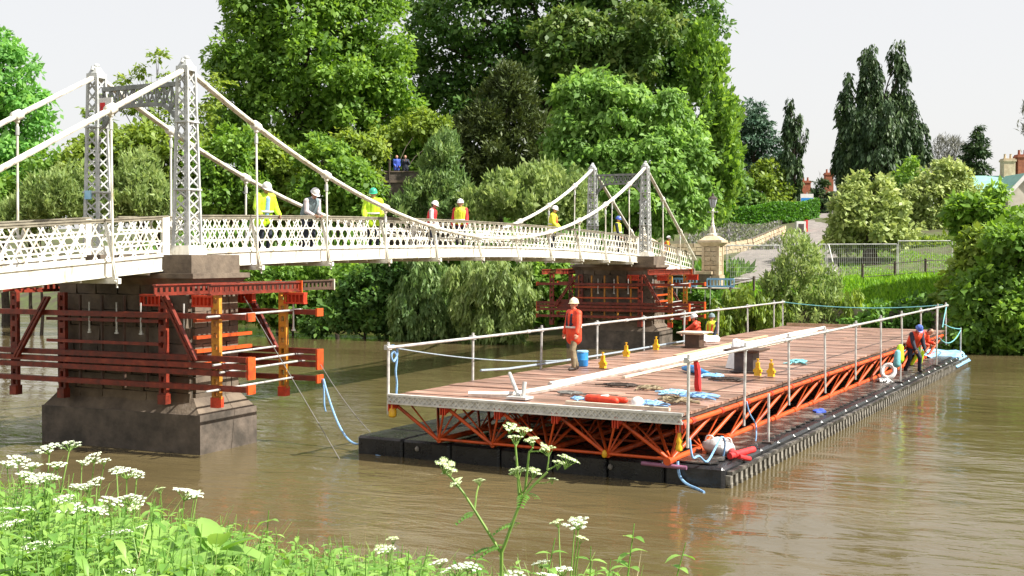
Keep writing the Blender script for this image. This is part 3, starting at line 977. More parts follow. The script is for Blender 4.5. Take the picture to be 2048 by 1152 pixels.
# rub rail and connecting lugs down the right side
PR = 7.2
for a_ in np.arange(.6, 30.0, 4.95):
    beam('rub_rail', G(a_, PR + .05, .27), G(min(a_ + 4.9, 30.3), PR + .05, .27), .10, .07, 'blackmud', raft)
lug = MB(); lug.box((-.07, -.05, -.12), (.07, .06, .05)); lug.box((-.05, .03, -.22), (.05, .07, -.10)); 
lme = bpy.data.meshes.new('lug'); lme.from_pydata(lug.v, [], lug.f); lme.materials.append(MT['muddy'])
for u_ in np.arange(.6, 30.3, .30):
    c = G(u_, PR + .03, .18)
    o = bpy.data.objects.new('lug', lme)
    o.matrix_basis = Matrix(((GU.x, GV.x, 0, c.x - og.x), (GU.y, GV.y, 0, c.y - og.y), (0, 0, 1, c.z), (0, 0, 0, 1)))
    linkobj(o, raft)
# tread mats with a toothed edge on the right walkway
nT = 24; tz = MB()
for i in range(nT):
    u0 = .55 + i * 1.23; tt = MB(); pts = []
    for q in range(7):
        pts.append((u0 + q * .2, PR - .32 + (.10 if q % 2 else 0)))
    base_ = [(u0 + 1.2, 6.22), (u0, 6.22)]
    ring = pts + base_; n = len(ring)
    tt.v = [tuple(G(x, y, PZ + .012)) for x, y in ring] + [tuple(G(x, y, PZ + .04)) for x, y in ring]
    tt.f = [tuple(range(n))[::-1], tuple(range(n, 2 * n))] + [(k, (k + 1) % n, (k + 1) % n + n, k + n) for k in range(n)]
    tt.build('tread_mat', 'blackmud', raft)
for k in range(3):
    b = MB(); c = G(.41, .4 + 2.1 * k + (.3 if k else 0), .22); b.ball(c, (.05, .05, .06), 8, 5); b.build('bolt_head', 'muddy', raft, True)

# ================================================================== the raft: truss platform
plat = thing('truss_platform', 'orange tubular space truss platform decked with wet brown boards', 'platform', G(15, 3, PZ))
NB = 17; bay = 28.9 / NB
tops = [0.02 + k * (WID - .04) / 5 for k in range(6)]
bots = [tops[k + 1] - .30 for k in range(5)]
ZT, ZB = DZ - .20, PZ + .07
U0 = .12; UBm = .30
for k, v_ in enumerate(tops):
    rod('top_chord', G(U0, v_, ZT), G(U0 + NB * bay, v_, ZT), .055, 'orange', plat)
for k, v_ in enumerate(bots):
    rod('bottom_chord', G(UBm, v_, ZB), G(UBm + NB * bay, v_, ZB), .06, 'orange', plat)
for i in range(NB):
    for k, v_ in enumerate(bots):
        outer_r = (k == 4); outer_l = (k == 0)
        ub_ = UBm + i * bay; ut = U0 + i * bay
        for (tv, side) in ((tops[k], 'l'), (tops[k + 1], 'r')):
            show = i < 2 or (outer_r and side == 'r') or (outer_l and side == 'l')
            if not show: continue
            rr_ = .034 if side == 'r' and outer_r else .028
            rod('diagonal', G(ub_, v_, ZB), G(ut + bay, tv, ZT), rr_ * 1.15, 'orange', plat)
            rod('diagonal', G(ub_, v_, ZB), G(ut + bay * .30, tv, ZT), .020, 'orange', plat, 'rod6')
        if i == 0:
            rod('diagonal', G(ub_, v_, ZB), G(U0, tops[k], ZT), .036, 'orange', plat)
            rod('diagonal', G(ub_, v_, ZB), G(U0 + .02, tops[k + 1] - .05, ZT), .024, 'orange', plat)
    if i < 3:
        rod('cross_tie', G(UBm + i * bay + .01, bots[0], ZB + .02), G(UBm + i * bay + .01, bots[4], ZB + .02), .03, 'orange', plat)
    # node sleeves on the visible right chord
    c = G(UBm + i * bay, bots[4], ZB); s_ = MB(); s_.tube([c - GU * .16, c + GU * .16], .078, 10); s_.build('node_sleeve', 'orange', plat, True)
    c = G(U0 + i * bay + bay * .3, tops[5], ZT); s_ = MB(); s_.tube([c - GU * .07, c + GU * .07], .07, 10); s_.build('node_sleeve', 'brightred', plat, True)
for v_ in tops:      # bright flanged chord ends below the front edge
    c = G(U0 - .05, v_, ZT - .03)
    b = MB(); b.tube([c - GU * .05, c, c + GU * .02, c + GU * .14], [.09, .105, .105, .07], 12)
    for q in (-.055, 0, .055): b.bar(c - GU * .075 + GV * q + Vector((0, 0, -.12)), c - GU * .075 + GV * q + Vector((0, 0, .09)), .022, .05, GU)
    b.build('chord_flange', 'brightred', plat, False)
# perforated aluminium edge beam along the front
e = MB()
e.box((-.06, -.05, DZ - .025), (.05, WID + .05, DZ + .02), G); e.box((-.06, -.05, DZ - .19), (.05, WID + .05, DZ - .155), G)
nw = 52
for k in range(nw):
    a_ = -.05 + (WID + .1) * k / nw; b_ = a_ + (WID + .1) / nw
    e.bar(G(-.04, a_, DZ - .155), G(-.04, b_, DZ - .025), .022, .02, GU); e.bar(G(-.04, b_, DZ - .155), G(-.04, a_, DZ - .025), .022, .016, GU)
e.box((-.025, -.04, DZ - .155), (-.02, WID + .04, DZ - .025), G)
e.build('edge_beam', 'alu', plat)
# deck boards laid across
rr = random.Random(5); u_ = .06; bi = 0
while u_ < LEN:
    w = rr.choice((.40, .44, .47)); w = min(w, LEN - u_)
    cuts = [0, rr.uniform(1.9, 2.5), rr.uniform(4.1, 4.7), WID] if bi % 2 else [0, rr.uniform(2.9, 3.6), WID]
    for a_, b_ in zip(cuts[:-1], cuts[1:]):
        dz = rr.uniform(-.010, .008); tl = rr.uniform(-.006, .006)
        c0 = G(u_ + w / 2, a_ + .006, DZ - .035 + dz); c1 = G(u_ + w / 2, b_ - .006, DZ - .035 + dz + tl)
        beam('deck_board', c0, c1, w - .03, .05, 'deckply', plat)
    u_ += w; bi += 1
MB().box((.08, .02, DZ - .13), (LEN - .05, WID - .02, DZ - .085), G).build('underlay', 'timberdark', plat)
beam('kicker', G(LEN - .05, .1, DZ + .06), G(LEN - .05, 3.2, DZ + .06), .05, .12, 'timber', plat)

# ================================================================== handrails
def handrail(label, vpos, posts, drop, end):
    t = thing('handrail', label, 'railing', G(posts[0], vpos, DZ), 'scaffold tube handrails of the raft')
    for i, u_ in enumerate(posts):
        rod('post', G(u_, vpos, DZ - drop[i]), G(u_, vpos + rr.uniform(-.03, .03), DZ + 1.09 + rr.uniform(-.02, .05)), .030, 'galv', t)
        c = G(u_, vpos, DZ + 1.0); b = MB(); b.box((u_ - .06, vpos - .06, DZ + .95), (u_ + .06, vpos + .06, DZ + 1.05), G); b.build('coupler', 'galv', t)
    sp = [posts[0] - .12, posts[0] + 6.2, posts[0] + 12.5, posts[0] + 18.6, posts[0] + 24.6, end]
    for a_, b_ in zip(sp[:-1], sp[1:]):
        rod('rail', G(a_, vpos + .05, DZ + 1.0), G(b_ + .0, vpos + .05, DZ + 1.0 + rr.uniform(-.01, .01)), .032, 'galv', t)
        if b_ != end:
            c = G(b_, vpos + .05, DZ + 1.0); b = MB(); b.tube([c - GU * .09, c + GU * .09], .045, 8); b.build('sleeve', 'galv', t, True)
    return t
lp = [0] + [3.5 * k for k in range(1, 9)] + [29.3]
rp_ = [0.02] + [3.35 * k for k in range(1, 9)] + [28.9]
handrail('scaffold tube handrail along the left edge of the platform', -.06, lp, [.42] + [.12] * 9, 29.4)
handrail('scaffold tube handrail along the right edge above the orange truss', WID + .13, rp_, [.62, .62, .55, .6, .55, .5, .5, .5, .5, .55], 29.0)

# posts standing on the outer floats
for (u_, h, lab) in ((3.6, 1.05, 'galvanised tube post on the near part of the black walkway'), (17.5, 1.0, 'tube post wrapped with blue and lime cloth on the walkway'),
                     (24.0, 2.1, 'tall tube post beside the bending workers on the walkway'), (29.6, 1.1, 'short tube post at the far corner of the pontoon')):
    t = thing('tube_post', lab, 'post', G(u_, PR - .12, PZ), 'tube posts on the pontoon edge')
    rod('tube', G(u_, PR - .12, PZ - .05), G(u_, PR - .12, PZ + h), .028, 'galv', t)
    MB().box((u_ - .09, PR - .21, PZ + .01), (u_ + .09, PR - .03, PZ + .05), G).build('base_clamp', 'darkbox', t)

# ================================================================== ropes
def sag(p0, p1, drop, n=12):
    p0 = Vector(p0); p1 = Vector(p1)
    return [p0.lerp(p1, i / n) - Vector((0, 0, drop * 4 * (i / n) * (1 - i / n))) for i in range(n + 1)]
def smooth_line(pts, k=4):
    pts = [Vector(q) for q in pts]; out = []
    for i in range(len(pts) - 1):
        a, b, c, d = pts[max(i - 1, 0)], pts[i], pts[i + 1], pts[min(i + 2, len(pts) - 1)]
        for j in range(k):
            t = j / k; out.append(.5 * ((2 * b) + (c - a) * t + (2 * a - 5 * b + 4 * c - d) * t * t + (3 * b - a - 3 * c + d) * t ** 3))
    return out + [pts[-1]]
def rope(label, pts, r, m, cat='rope', name='rope'):
    if 3 < len(pts) < 14: pts = smooth_line(pts)
    return tag(MB().tube(pts, r, 6).build(name, m, None, True), label, cat)
rope('blue mooring rope sagging from the nearer falsework down to the pontoon', sag(BR(1.7, 2.5, 1.5), G(.6, -1.25, .18), .42, 18) + [G(.5, -.9, .02), G(.35, -.3, -.05)], .024, 'bluerope')
rope('thin wire running from the nearer pier down into the river', [BR(.8, .95, 3.4), Vector((-3.65, 25.4, -.05))], .009, 'greyrope', 'wire', 'wire')
rope('faint wire from the far waling to the pontoon corner', sag(BR(1.7, 2.3, 2.0), G(.8, -1.1, .42), .1), .009, 'greyrope', 'wire', 'wire')
rope('short blue rope end dangling from the falsework end plate', [BR(1.7, 2.47, 1.5), BR(1.72, 2.5, 1.2), BR(1.7, 2.52, .9), BR(1.74, 2.53, .75)], .022, 'bluerope')
rope('pale blue rope looped over the near end of the left handrail', [G(.12, -.05, DZ + 1.03), G(.35, -.08, DZ + .98), G(.40, -.1, DZ + .82), G(.3, -.12, DZ + .68), G(.18, -.1, DZ + .8), G(.24, -.08, DZ + .9), G(.42, -.12, DZ + .75), G(.40, -.14, DZ + .45), G(.46, -.15, DZ + .2), G(.44, -.15, DZ - .05), G(.47, -.15, DZ - .3)], .024, 'bluerope')
rope('grey blue rope strung from the left handrail down to the deck', sag(G(.3, -.02, DZ + .96), G(8.2, .1, DZ + .12), .12), .015, 'palerope')
rope('grey hose lying along the left edge of the deck', [G(3.6, .1, DZ + .22)] + sag(G(5, .05, DZ + .14), G(15, .15, DZ + .1), .02) + sag(G(15, .15, DZ + .1), G(20, .2, DZ + .1), 0), .03, 'palerope', 'hose', 'hose')
rope('teal safety rope across the far end between the handrails', sag(G(29.3, 0, DZ + 1.0), G(28.9, WID, DZ + 1.02), .18), .018, 'tealrope')
rope('teal rope stretched from the far rail to the corner post', sag(G(28.0, WID + .2, DZ + .3), G(29.6, PR - .12, PZ + 1.05), .05), .02, 'tealrope')
rope('slack teal rope hanging beside the far corner post', sag(G(26.2, WID + .3, DZ - .1), G(29.6, PR - .12, PZ + 1.0), .35), .02, 'tealrope')
rope('teal lashing hanging from the far end of the right rail', [G(28.9, WID + .15, DZ + 1.05), G(28.0, WID + .2, DZ + .6), G(27.6, WID + .2, DZ + .2)], .022, 'tealrope')
rope('blue rope coiled from the front corner over the pontoon edge', [G(.1, WID + .14, DZ - .45), G(.1, WID + .2, DZ - .8), G(.3, WID + .25, PZ + .2), G(.6, WID + .3, PZ + .05), G(.9, WID + .35, PZ + .25), G(1.15, WID + .4, PZ + .45), G(1.35, WID + .4, PZ + .3), G(1.4, WID + .35, PZ + .05)], .022, 'bluerope')
rope('blue rope end trailing in the water at the near corner', [G(.38, 6.3, PZ + .05), G(.34, 6.35, .2), G(.3, 6.5, .06), G(.1, 6.8, .02), G(-.1, 7.0, .01)], .026, 'bluerope')
rope('blue cord hanging from the second right rail post', [G(3.3, WID + .2, DZ - .1), G(3.35, WID + .25, DZ - .35), G(3.6, WID + .3, DZ - .6), G(3.5, WID + .35, DZ - .8), G(3.45, WID + .35, PZ + .06)], .016, 'bluerope')

# ================================================================== things on deck
def blob(name, label, cat, c, r, m, seed=0, n=14, k=9, amp=.28, group=None):
    """crumpled heap of cloth or line"""
    rr2 = random.Random(seed); b = MB(); b.ball((0, 0, 0), 1.0, n, k)
    ph = [rr2.uniform(0, 6.28) for _ in range(6)]
    vs = []
    for (x, y, z) in b.v:
        f = 1 + amp * (math.sin(4 * x + ph[0]) * math.sin(5 * y + ph[1]) + .6 * math.sin(9 * x + ph[2] + 4 * y) * math.cos(7 * y + ph[3])) + rr2.uniform(-.06, .06)
        zz = max(z * f, -.35)
        p = c + GU * (x * f * r[0]) + GV * (y * f * r[1]) + Vector((0, 0, (zz + .35) * r[2]))
        vs.append(tuple(p))
    b.v = vs
    return tag(b.build(name, m, None, True), label, cat, group)

def tangle(name, label, cat, c, r, m, seed=0, amp=.3, group=None):
    """loose heap of line: overlapping loops"""
    r2 = random.Random(seed); b = MB(); pts = []; a = r2.uniform(0, 6)
    n = 70; x = y = 0
    for i in range(n):
        a += r2.uniform(.25, .75); q = .45 + .5 * math.sin(i * .61 + seed) ** 2 + r2.uniform(-.12, .12)
        pts.append(c + GU * (r[0] * q * math.cos(a)) + GV * (r[1] * q * math.sin(a)) + Vector((0, 0, .02 + r[2] * (.15 + .75 * (1 - q) + .25 * r2.random()))))
    b.tube(pts, .019, 6)
    for k in range(3):
        a = r2.uniform(0, 6); e = c + GU * (r[0] * 1.3 * math.cos(a)) + GV * (r[1] * 1.5 * math.sin(a)) + Vector((0, 0, .02))
        b.tube([pts[k * 20], pts[k * 20].lerp(e, .6), e], .017, 6)
    return tag(b.build(name, m, None, True), label, cat, group)

# long white hoses lying along the deck
for k, (v0, v1, u0, u1, lab) in enumerate(((2.25, 2.05, 3.0, 27.8, 'white flat hose lying lengthwise along the deck, left of the pair'), (2.52, 2.35, 1.6, 25.5, 'white flat hose lying lengthwise along the deck, right of the pair'))):
    pts = [G(u0 + (u1 - u0) * i / 30, v0 + (v1 - v0) * i / 30 + .05 * math.sin(i * .7 + k), DZ + .045) for i in range(31)]
    if k == 1: pts = [G(.55, 1.6, DZ + .045), G(.7, 2.1, DZ + .045), G(1.0, 2.45, DZ + .045)] + pts[1:]
    rope(lab, pts, .07, 'hose', 'hose', 'hose')
beam_o = thing('timber_length', 'pale timber length lying beside the white hoses', 'timber', G(14, 1.7, DZ))
beam('plank', G(12.0, 1.75, DZ + .03), G(22, 1.45, DZ + .03), .12, .05, 'timber', beam_o)
beam_o = thing('timber_length', 'long pale batten on the deck right of the hoses', 'timber', G(10, 2.9, DZ))
beam('plank', G(5.5, 2.95, DZ + .03), G(20, 2.85, DZ + .03), .09, .05, 'timberpale', beam_o)
beam_o = thing('timber_length', 'white batten lying along the front edge of the deck', 'timber', G(.3, 5, DZ))
beam('plank', G(.28, 4.0, DZ + .045), G(.22, 6.2, DZ + .045), .09, .06, 'timberpale', beam_o)

# bent galvanised bracket: a long tube and a short upright on a foot
t = thing('tube_bracket', 'bent galvanised tube bracket lying near the front edge', 'bracket', G(.6, 2.6, DZ))
rod('long_arm', G(.62, 2.75, DZ + .06), G(1.5, 2.05, DZ + .42), .04, 'galv', t)
rod('upright', G(.62, 2.85, DZ + .04), G(.66, 2.87, DZ + .36), .045, 'galv', t)
MB().box((.45, 2.55, DZ + .01), (.8, 3.0, DZ + .06), G).build('foot_plate', 'alu', t)

def yellow_marker(u_, v_, lab, z=DZ, h=.34):
    t = thing('yellow_clamp', lab, 'clamp', G(u_, v_, z), 'yellow clamps on the raft')
    b_ = MB(); b_.frustum((u_ - .075, v_ - .075), (u_ + .075, v_ + .075), z + .012, (u_ - .055, v_ - .06), (u_ + .055, v_ + .06), z + h * .62, G); b_.box((u_ - .04, v_ - .045, z + h * .62), (u_ + .04, v_ + .045, z + h), G); b_.box((u_ - .06, v_ - .1, z + h * .3), (u_ + .06, v_ + .1, z + h * .5), G); b_.build('body', 'yellow', t)
    MB().lathe([(.02, 0), (.02, .05), (.035, .05), (.035, .08)], G(u_, v_, z + .01 + h), 8).build('cap', 'yellow', t, True)
yellow_marker(7.6, 1.45, 'yellow clamp standing by the boots of the man on deck')
yellow_marker(11.2, .55, 'yellow clamp by the left handrail, nearer of two')
yellow_marker(14.0, .35, 'yellow clamp by the left handrail, farther of two')
yellow_marker(7.6, 5.6, 'yellow clamp left of a rail post beside the dark bollard')
yellow_marker(7.55, 5.95, 'yellow clamp right of a rail post beside the dark bollard')
t = thing('yellow_clamp', 'yellow clamp hanging below the near left corner of the deck', 'clamp', G(.1, .05, DZ - .5))
MB().lathe([(.05, 0), (.085, .03), (.085, .15), (.05, .2), (.03, .3)], G(.02, .04, DZ - .48), 10).build('body', 'yellow', t, True)
t = thing('yellow_clamp', 'yellow clamp hanging at the near right corner above the truss end', 'clamp', G(.0, WID, DZ - .8))
MB().lathe([(.035, 0), (.07, .03), (.075, .09), (.05, .14), (.065, .2), (.04, .26), (.03, .36)], G(.0, WID - .02, DZ - .70), 8).build('body', 'yellow', t, True)
MB().tube([G(.0, WID - .02, DZ - .33), G(.0, WID, DZ - .1)], .02, 6).build('hook', 'galv', t, True)
t = thing('yellow_clamp', 'small yellow knob on the front chord of the truss', 'clamp', G(.2, 4.9, PZ))
MB().lathe([(.04, 0), (.055, .03), (.05, .1), (.02, .14)], G(.24, 4.85, PZ + .03), 8).build('body', 'yellow', t, True)

def bollard(u_, v_, lab, w, h, m1, m2):
    t = thing('jacking_post', lab, 'bollard', G(u_, v_, DZ))
    b = MB(); b.box((u_ - w * .4, v_ - w * .4, DZ + .015), (u_ + w * .4, v_ + w * .4, DZ + h), G); b.build('body', m1, t)
    b = MB(); b.frustum((u_ - w * .55, v_ - w * .55), (u_ + w * .55, v_ + w * .55), DZ + h + .002, (u_ - w * .75, v_ - w * .75), (u_ + w * .75, v_ + w * .75), DZ + h + .05, G)
    b.box((u_ - w * .75, v_ - w * .75, DZ + h + .05), (u_ + w * .75, v_ + w * .75, DZ + h + .085), G); b.build('top_plate', m2, t)
    b = MB(); b.box((u_ - w * .55, v_ - w * .55, DZ + .008), (u_ + w * .55, v_ + w * .55, DZ + .03), G); b.build('base_plate', m1, t)
bollard(8.6, 5.0, 'dark square steel bollard with a flat top on the right of the deck', .62, .50, 'darkbox', 'brownsteel')
bollard(15.8, .95, 'steel bollard with a wide pale plate near the left handrail', .6, .42, 'brownsteel', 'timberpale')
t = thing('blue_drum', 'small blue drum standing by the man on deck', 'drum', G(8.0, .75, DZ))
MB().lathe([(.14, 0), (.15, .02), (.15, .15), (.158, .17), (.15, .19), (.15, .34), (.135, .37)], G(7.9, .72, DZ + .01), 14).build('body', 'blue', t, True)
MB().lathe([(.155, 0), (.155, .035), (.14, .045)], G(7.9, .72, DZ + .38), 14).build('lid', 'paleblue', t, True)
# white sheet propped up
b = MB(); 
sv0 = [G(9.3, 4.2, DZ + .01), G(9.9, 4.35, DZ + .01), G(9.6, 4.75, DZ + .01), G(9.0, 4.6, DZ + .01), G(9.75, 4.25, DZ + .72), G(9.9, 4.3, DZ + .74), G(9.8, 4.66, DZ + .66), G(9.6, 4.6, DZ + .68)]
b.hexa(sv0); tag(b.build('sheeted_load', 'whitecloth', None), 'white sheeted load standing behind the dark bollard', 'load')
# orange lifebuoy flattened heap and white hat by the front edge
t = thing('life_jacket', 'orange life jacket lying near the front edge of the deck', 'life jacket', G(.9, 4.5, DZ))
b = MB(); b.capsule(G(.9, 4.2, DZ + .07), G(.75, 4.85, DZ + .07), .085, .075, 10); b.capsule(G(1.1, 4.3, DZ + .06), G(1.0, 4.95, DZ + .06), .07, .06, 10); b.capsule(G(.95, 4.15, DZ + .06), G(1.12, 4.3, DZ + .06), .06, .06, 8); b.build('body', 'orangecloth', t, True)
b = MB(); b.capsule(G(.86, 4.5, DZ + .13), G(1.06, 4.55, DZ + .12), .03, .03, 8); b.build('tape', 'reflect', t, True)
tangle('coil_of_rope', 'blue rope heap beside the white helmet', 'rope', G(.9, 5.55, DZ), (.22, .26, .10), 'bluerope', 3)
tangle('coil_of_rope', 'pale blue scraps left of the orange life jacket', 'rope', G(.9, 3.95, DZ), (.1, .16, .08), 'bluerope', 4)
t = thing('hard_hat', 'white hard hat lying on the deck', 'helmet', G(.75, 5.3, DZ))
MB().lathe([(.17, 0), (.17, .015), (.135, .02), (.13, .08), (.10, .135), (.05, .165), (.01, .17)], G(.75, 5.32, DZ + .012), 16).build('shell', 'helmetwhite', t, True)
tangle('rope_heap', 'brown rope heap near the right front of the deck', 'rope', G(1.6, 5.75, DZ), (.3, .38, .12), 'khaki', 6, amp=.4)
tangle('rope_heap', 'blue and white rope heap near the second right post', 'rope', G(2.6, 5.9, DZ), (.3, .45, .09), 'bluerope', 7, amp=.4)
tangle('rope_heap', 'pale blue line heap right of the hanging red cloth', 'rope', G(3.0, 5.2, DZ), (.3, .32, .08), 'paleblue', 8, amp=.4)
tangle('rope_heap', 'brown straps lying in the middle of the deck', 'rope', G(3.6, 4.4, DZ), (.3, .3, .07), 'khaki', 9, amp=.4)
tangle('rope_heap', 'dark tangle of line near the middle of the deck', 'rope', G(3.9, 3.6, DZ), (.25, .42, .05), 'boot', 10, amp=.4)
tangle('rope_heap', 'small dark scrap right of the bollard foot', 'rope', G(6.3, 5.3, DZ), (.2, .4, .06), 'boot', 11, amp=.4)
tangle('rope_heap', 'blue line heap beyond the dark bollard', 'rope', G(11.5, 5.5, DZ), (.4, .25, .12), 'tealrope', 12, amp=.4)
tangle('rope_heap', 'small grey tangle behind the bent tube bracket', 'rope', G(1.9, 3.3, DZ), (.2, .3, .05), 'greyrope', 13, amp=.4)
blob('white_bag', 'white bag lying by the left handrail near the far bollard', 'bag', G(18.5, .45, DZ), (.7, .35, .16), 'whitecloth', 14)
t = thing('blue_sleeve', 'rolled blue sleeve lying on the deck by the bollard', 'sleeve', G(7.0, 4.0, DZ))
b = MB(); b.tube([G(7.9, 3.55, DZ + .08), G(7.75, 3.8, DZ + .1), G(7.4, 4.1, DZ + .1), G(7.1, 4.35, DZ + .07), G(6.9, 4.6, DZ + .05)], [.05, .095, .10, .09, .06], 10); b.build('roll', 'blue', t, True)
tangle('rope_heap', 'blue and white netting beyond the rolled blue sleeve', 'rope', G(6.8, 4.75, DZ), (.22, .3, .08), 'paleblue', 15, amp=.45)
# red cloth hanging on the right rail
b = MB(); n = 9
for i in range(n):
    f = i / (n - 1); z = DZ + .98 - .62 * f; w = .03 + .05 * math.sin(f * 3.1) * (1 + .4 * math.sin(f * 9))
    for sgn in (-1, 1):
        for th in (-1, 1):
            b.v.append(tuple(G(.42 + .05 * math.sin(f * 5) + sgn * w + .35 * f, WID + .13 + th * (.03 + .02 * f) - .05 * f, z)))
for i in range(n - 1):
    a = i * 4
    for (p, q) in ((0, 1), (1, 3), (3, 2), (2, 0)): b.f.append((a + p, a + q, a + q + 4, a + p + 4))
b.f.append((0, 1, 3, 2)); b.f.append(tuple((n - 1) * 4 + q for q in (2, 3, 1, 0)))
tag(b.build('red_cloth', 'redcloth', None, True), 'red cloth hanging from the right handrail near the front', 'cloth')

# on the floats
t = thing('white_sack', 'tied white builder sack on the near corner of the pontoon', 'sack', G(1.7, WID + .25, PZ))
b = MB(); b.ball((0, 0, 0), 1, 14, 8)
b.v = [tuple(G(1.7, WID + .15, PZ + .17) + GU * (x * .27 * (1 + .12 * math.sin(5 * y))) + GV * (y * .34) + Vector((0, 0, z * .16 + .04 * math.sin(6 * x + 3 * y)))) for (x, y, z) in b.v]
b.build('body', 'whitecloth', t, True)
for (du, dv) in ((.1, -.22), (-.05, .2)):
    c = G(1.7 + du, WID + .15 + dv, PZ + .27)
    MB().tube(smooth_line([c - GV * .09, c - GV * .06 + Vector((0, 0, .08)), c + GV * .05 + Vector((0, 0, .09)), c + GV * .09]), .014, 6).build('handle', 'whitecloth', t, True)
t = thing('red_bars', 'red padded bars crossed on the near right edge of the pontoon', 'bars', G(1.6, PR - .2, PZ))
rod('bar', G(2.35, PR - .62, PZ + .14), G(1.25, PR - .08, PZ + .11), .065, 'redcloth', t)
rod('bar', G(1.15, PR - .14, PZ + .10), G(1.95, PR + .08, PZ + .13), .065, 'redcloth', t)
rod('bar', G(1.35, PR - .02, PZ + .07), G(1.7, PR + .08, PZ - .02), .05, 'redcloth', t)
rod_o = thing('purple_tube', 'short mauve tube at the front edge of the pontoon', 'tube', G(.3, 6, PZ))
MT['mauve'] = mat('mauve_plastic', (.33, .14, .24), (.24, .1, .17), .5)
rod('tube', G(.30, 5.6, PZ - .03), G(.33, 6.5, PZ - .05), .04, 'mauve', rod_o)
tt = MB()
nn = 28
for i in range(nn):
    a = 2 * math.pi * i / nn
t = thing('lifebuoy', 'white lifebuoy ring lying on the walkway against the truss', 'lifebuoy', G(18.2, 6.5, PZ))
b = MB(); ring = [G(18.3, 6.55, PZ + .27) + GV * (.2 * math.cos(a)) + Vector((0, 0, .2 * math.sin(a))) + GU * (.12 * math.sin(a)) for a in np.linspace(0, 2 * math.pi, 25)]
b.tube(ring, .07, 8, False); b.build('ring', 'whitecloth', t, True)
tangle('white_coil', 'white line coil lying next to the lifebuoy', 'rope', G(17.3, 6.6, PZ), (.35, .2, .18), 'whitecloth', 21)
blob('cloth_bundle', 'blue cloth scrap on the black walkway', 'cloth', G(9.0, 6.75, PZ + .03), (.28, .16, .06), 'bluecloth', 22)
t = thing('cloth_bundle', 'lime and teal jacket bundle hung on a walkway post', 'jacket', G(17.5, PR - .12, PZ + .8))
b = MB(); b.capsule(G(17.5, PR - .16, PZ + .75), G(17.55, PR - .14, PZ + 1.1), .15, .10, 10); b.build('lime_part', 'lime', t, True)
b = MB(); b.capsule(G(17.3, PR - .2, PZ + .6), G(17.35, PR - .18, PZ + .95), .12, .09, 10); b.build('teal_part', 'tealrope', t, True)
# pale blue sheeting over the far corner
b = MB(); nu, nv = 14, 10
for i in range(nu + 1):
    for j in range(nv + 1):
        uu = 27.0 + 3.55 * i / nu; vq = 4.6 + 2.75 * j / nv
        z = PZ + .10 + .06 * math.sin(uu * 6 + vq * 2) * math.sin(vq * 5) + rr.uniform(0, .04)
        if uu < 28.4 and vq > 6.3: z = PZ - .03
        if i == nu or j == nv: z = .12
        b.v.append(tuple(G(uu, vq, z)))
for i in range(nu):
    for j in range(nv):
        a = i * (nv + 1) + j; b.f.append((a, a + 1, a + nv + 2, a + nv + 1))
so = b.build('sheeting', 'paleblue', None, True); so.modifiers.new('thick', 'SOLIDIFY').thickness = .012
tag(so, 'pale blue plastic sheeting draped over the far corner of the pontoon', 'sheet')
# ================================================================== people
def ik(a, b, l1, l2, pole):
    a = Vector(a); b = Vector(b); d = b - a; L = min(d.length, (l1 + l2) * .995)
    if d.length > 1e-6: d.normalize()
    x = (l1 * l1 - l2 * l2 + L * L) / (2 * L)
    h = math.sqrt(max(l1 * l1 - x * x, 0))
    p = Vector(pole); p = p - d * p.dot(d); p.normalize()
    return a + d * x + p * h, a + d * L

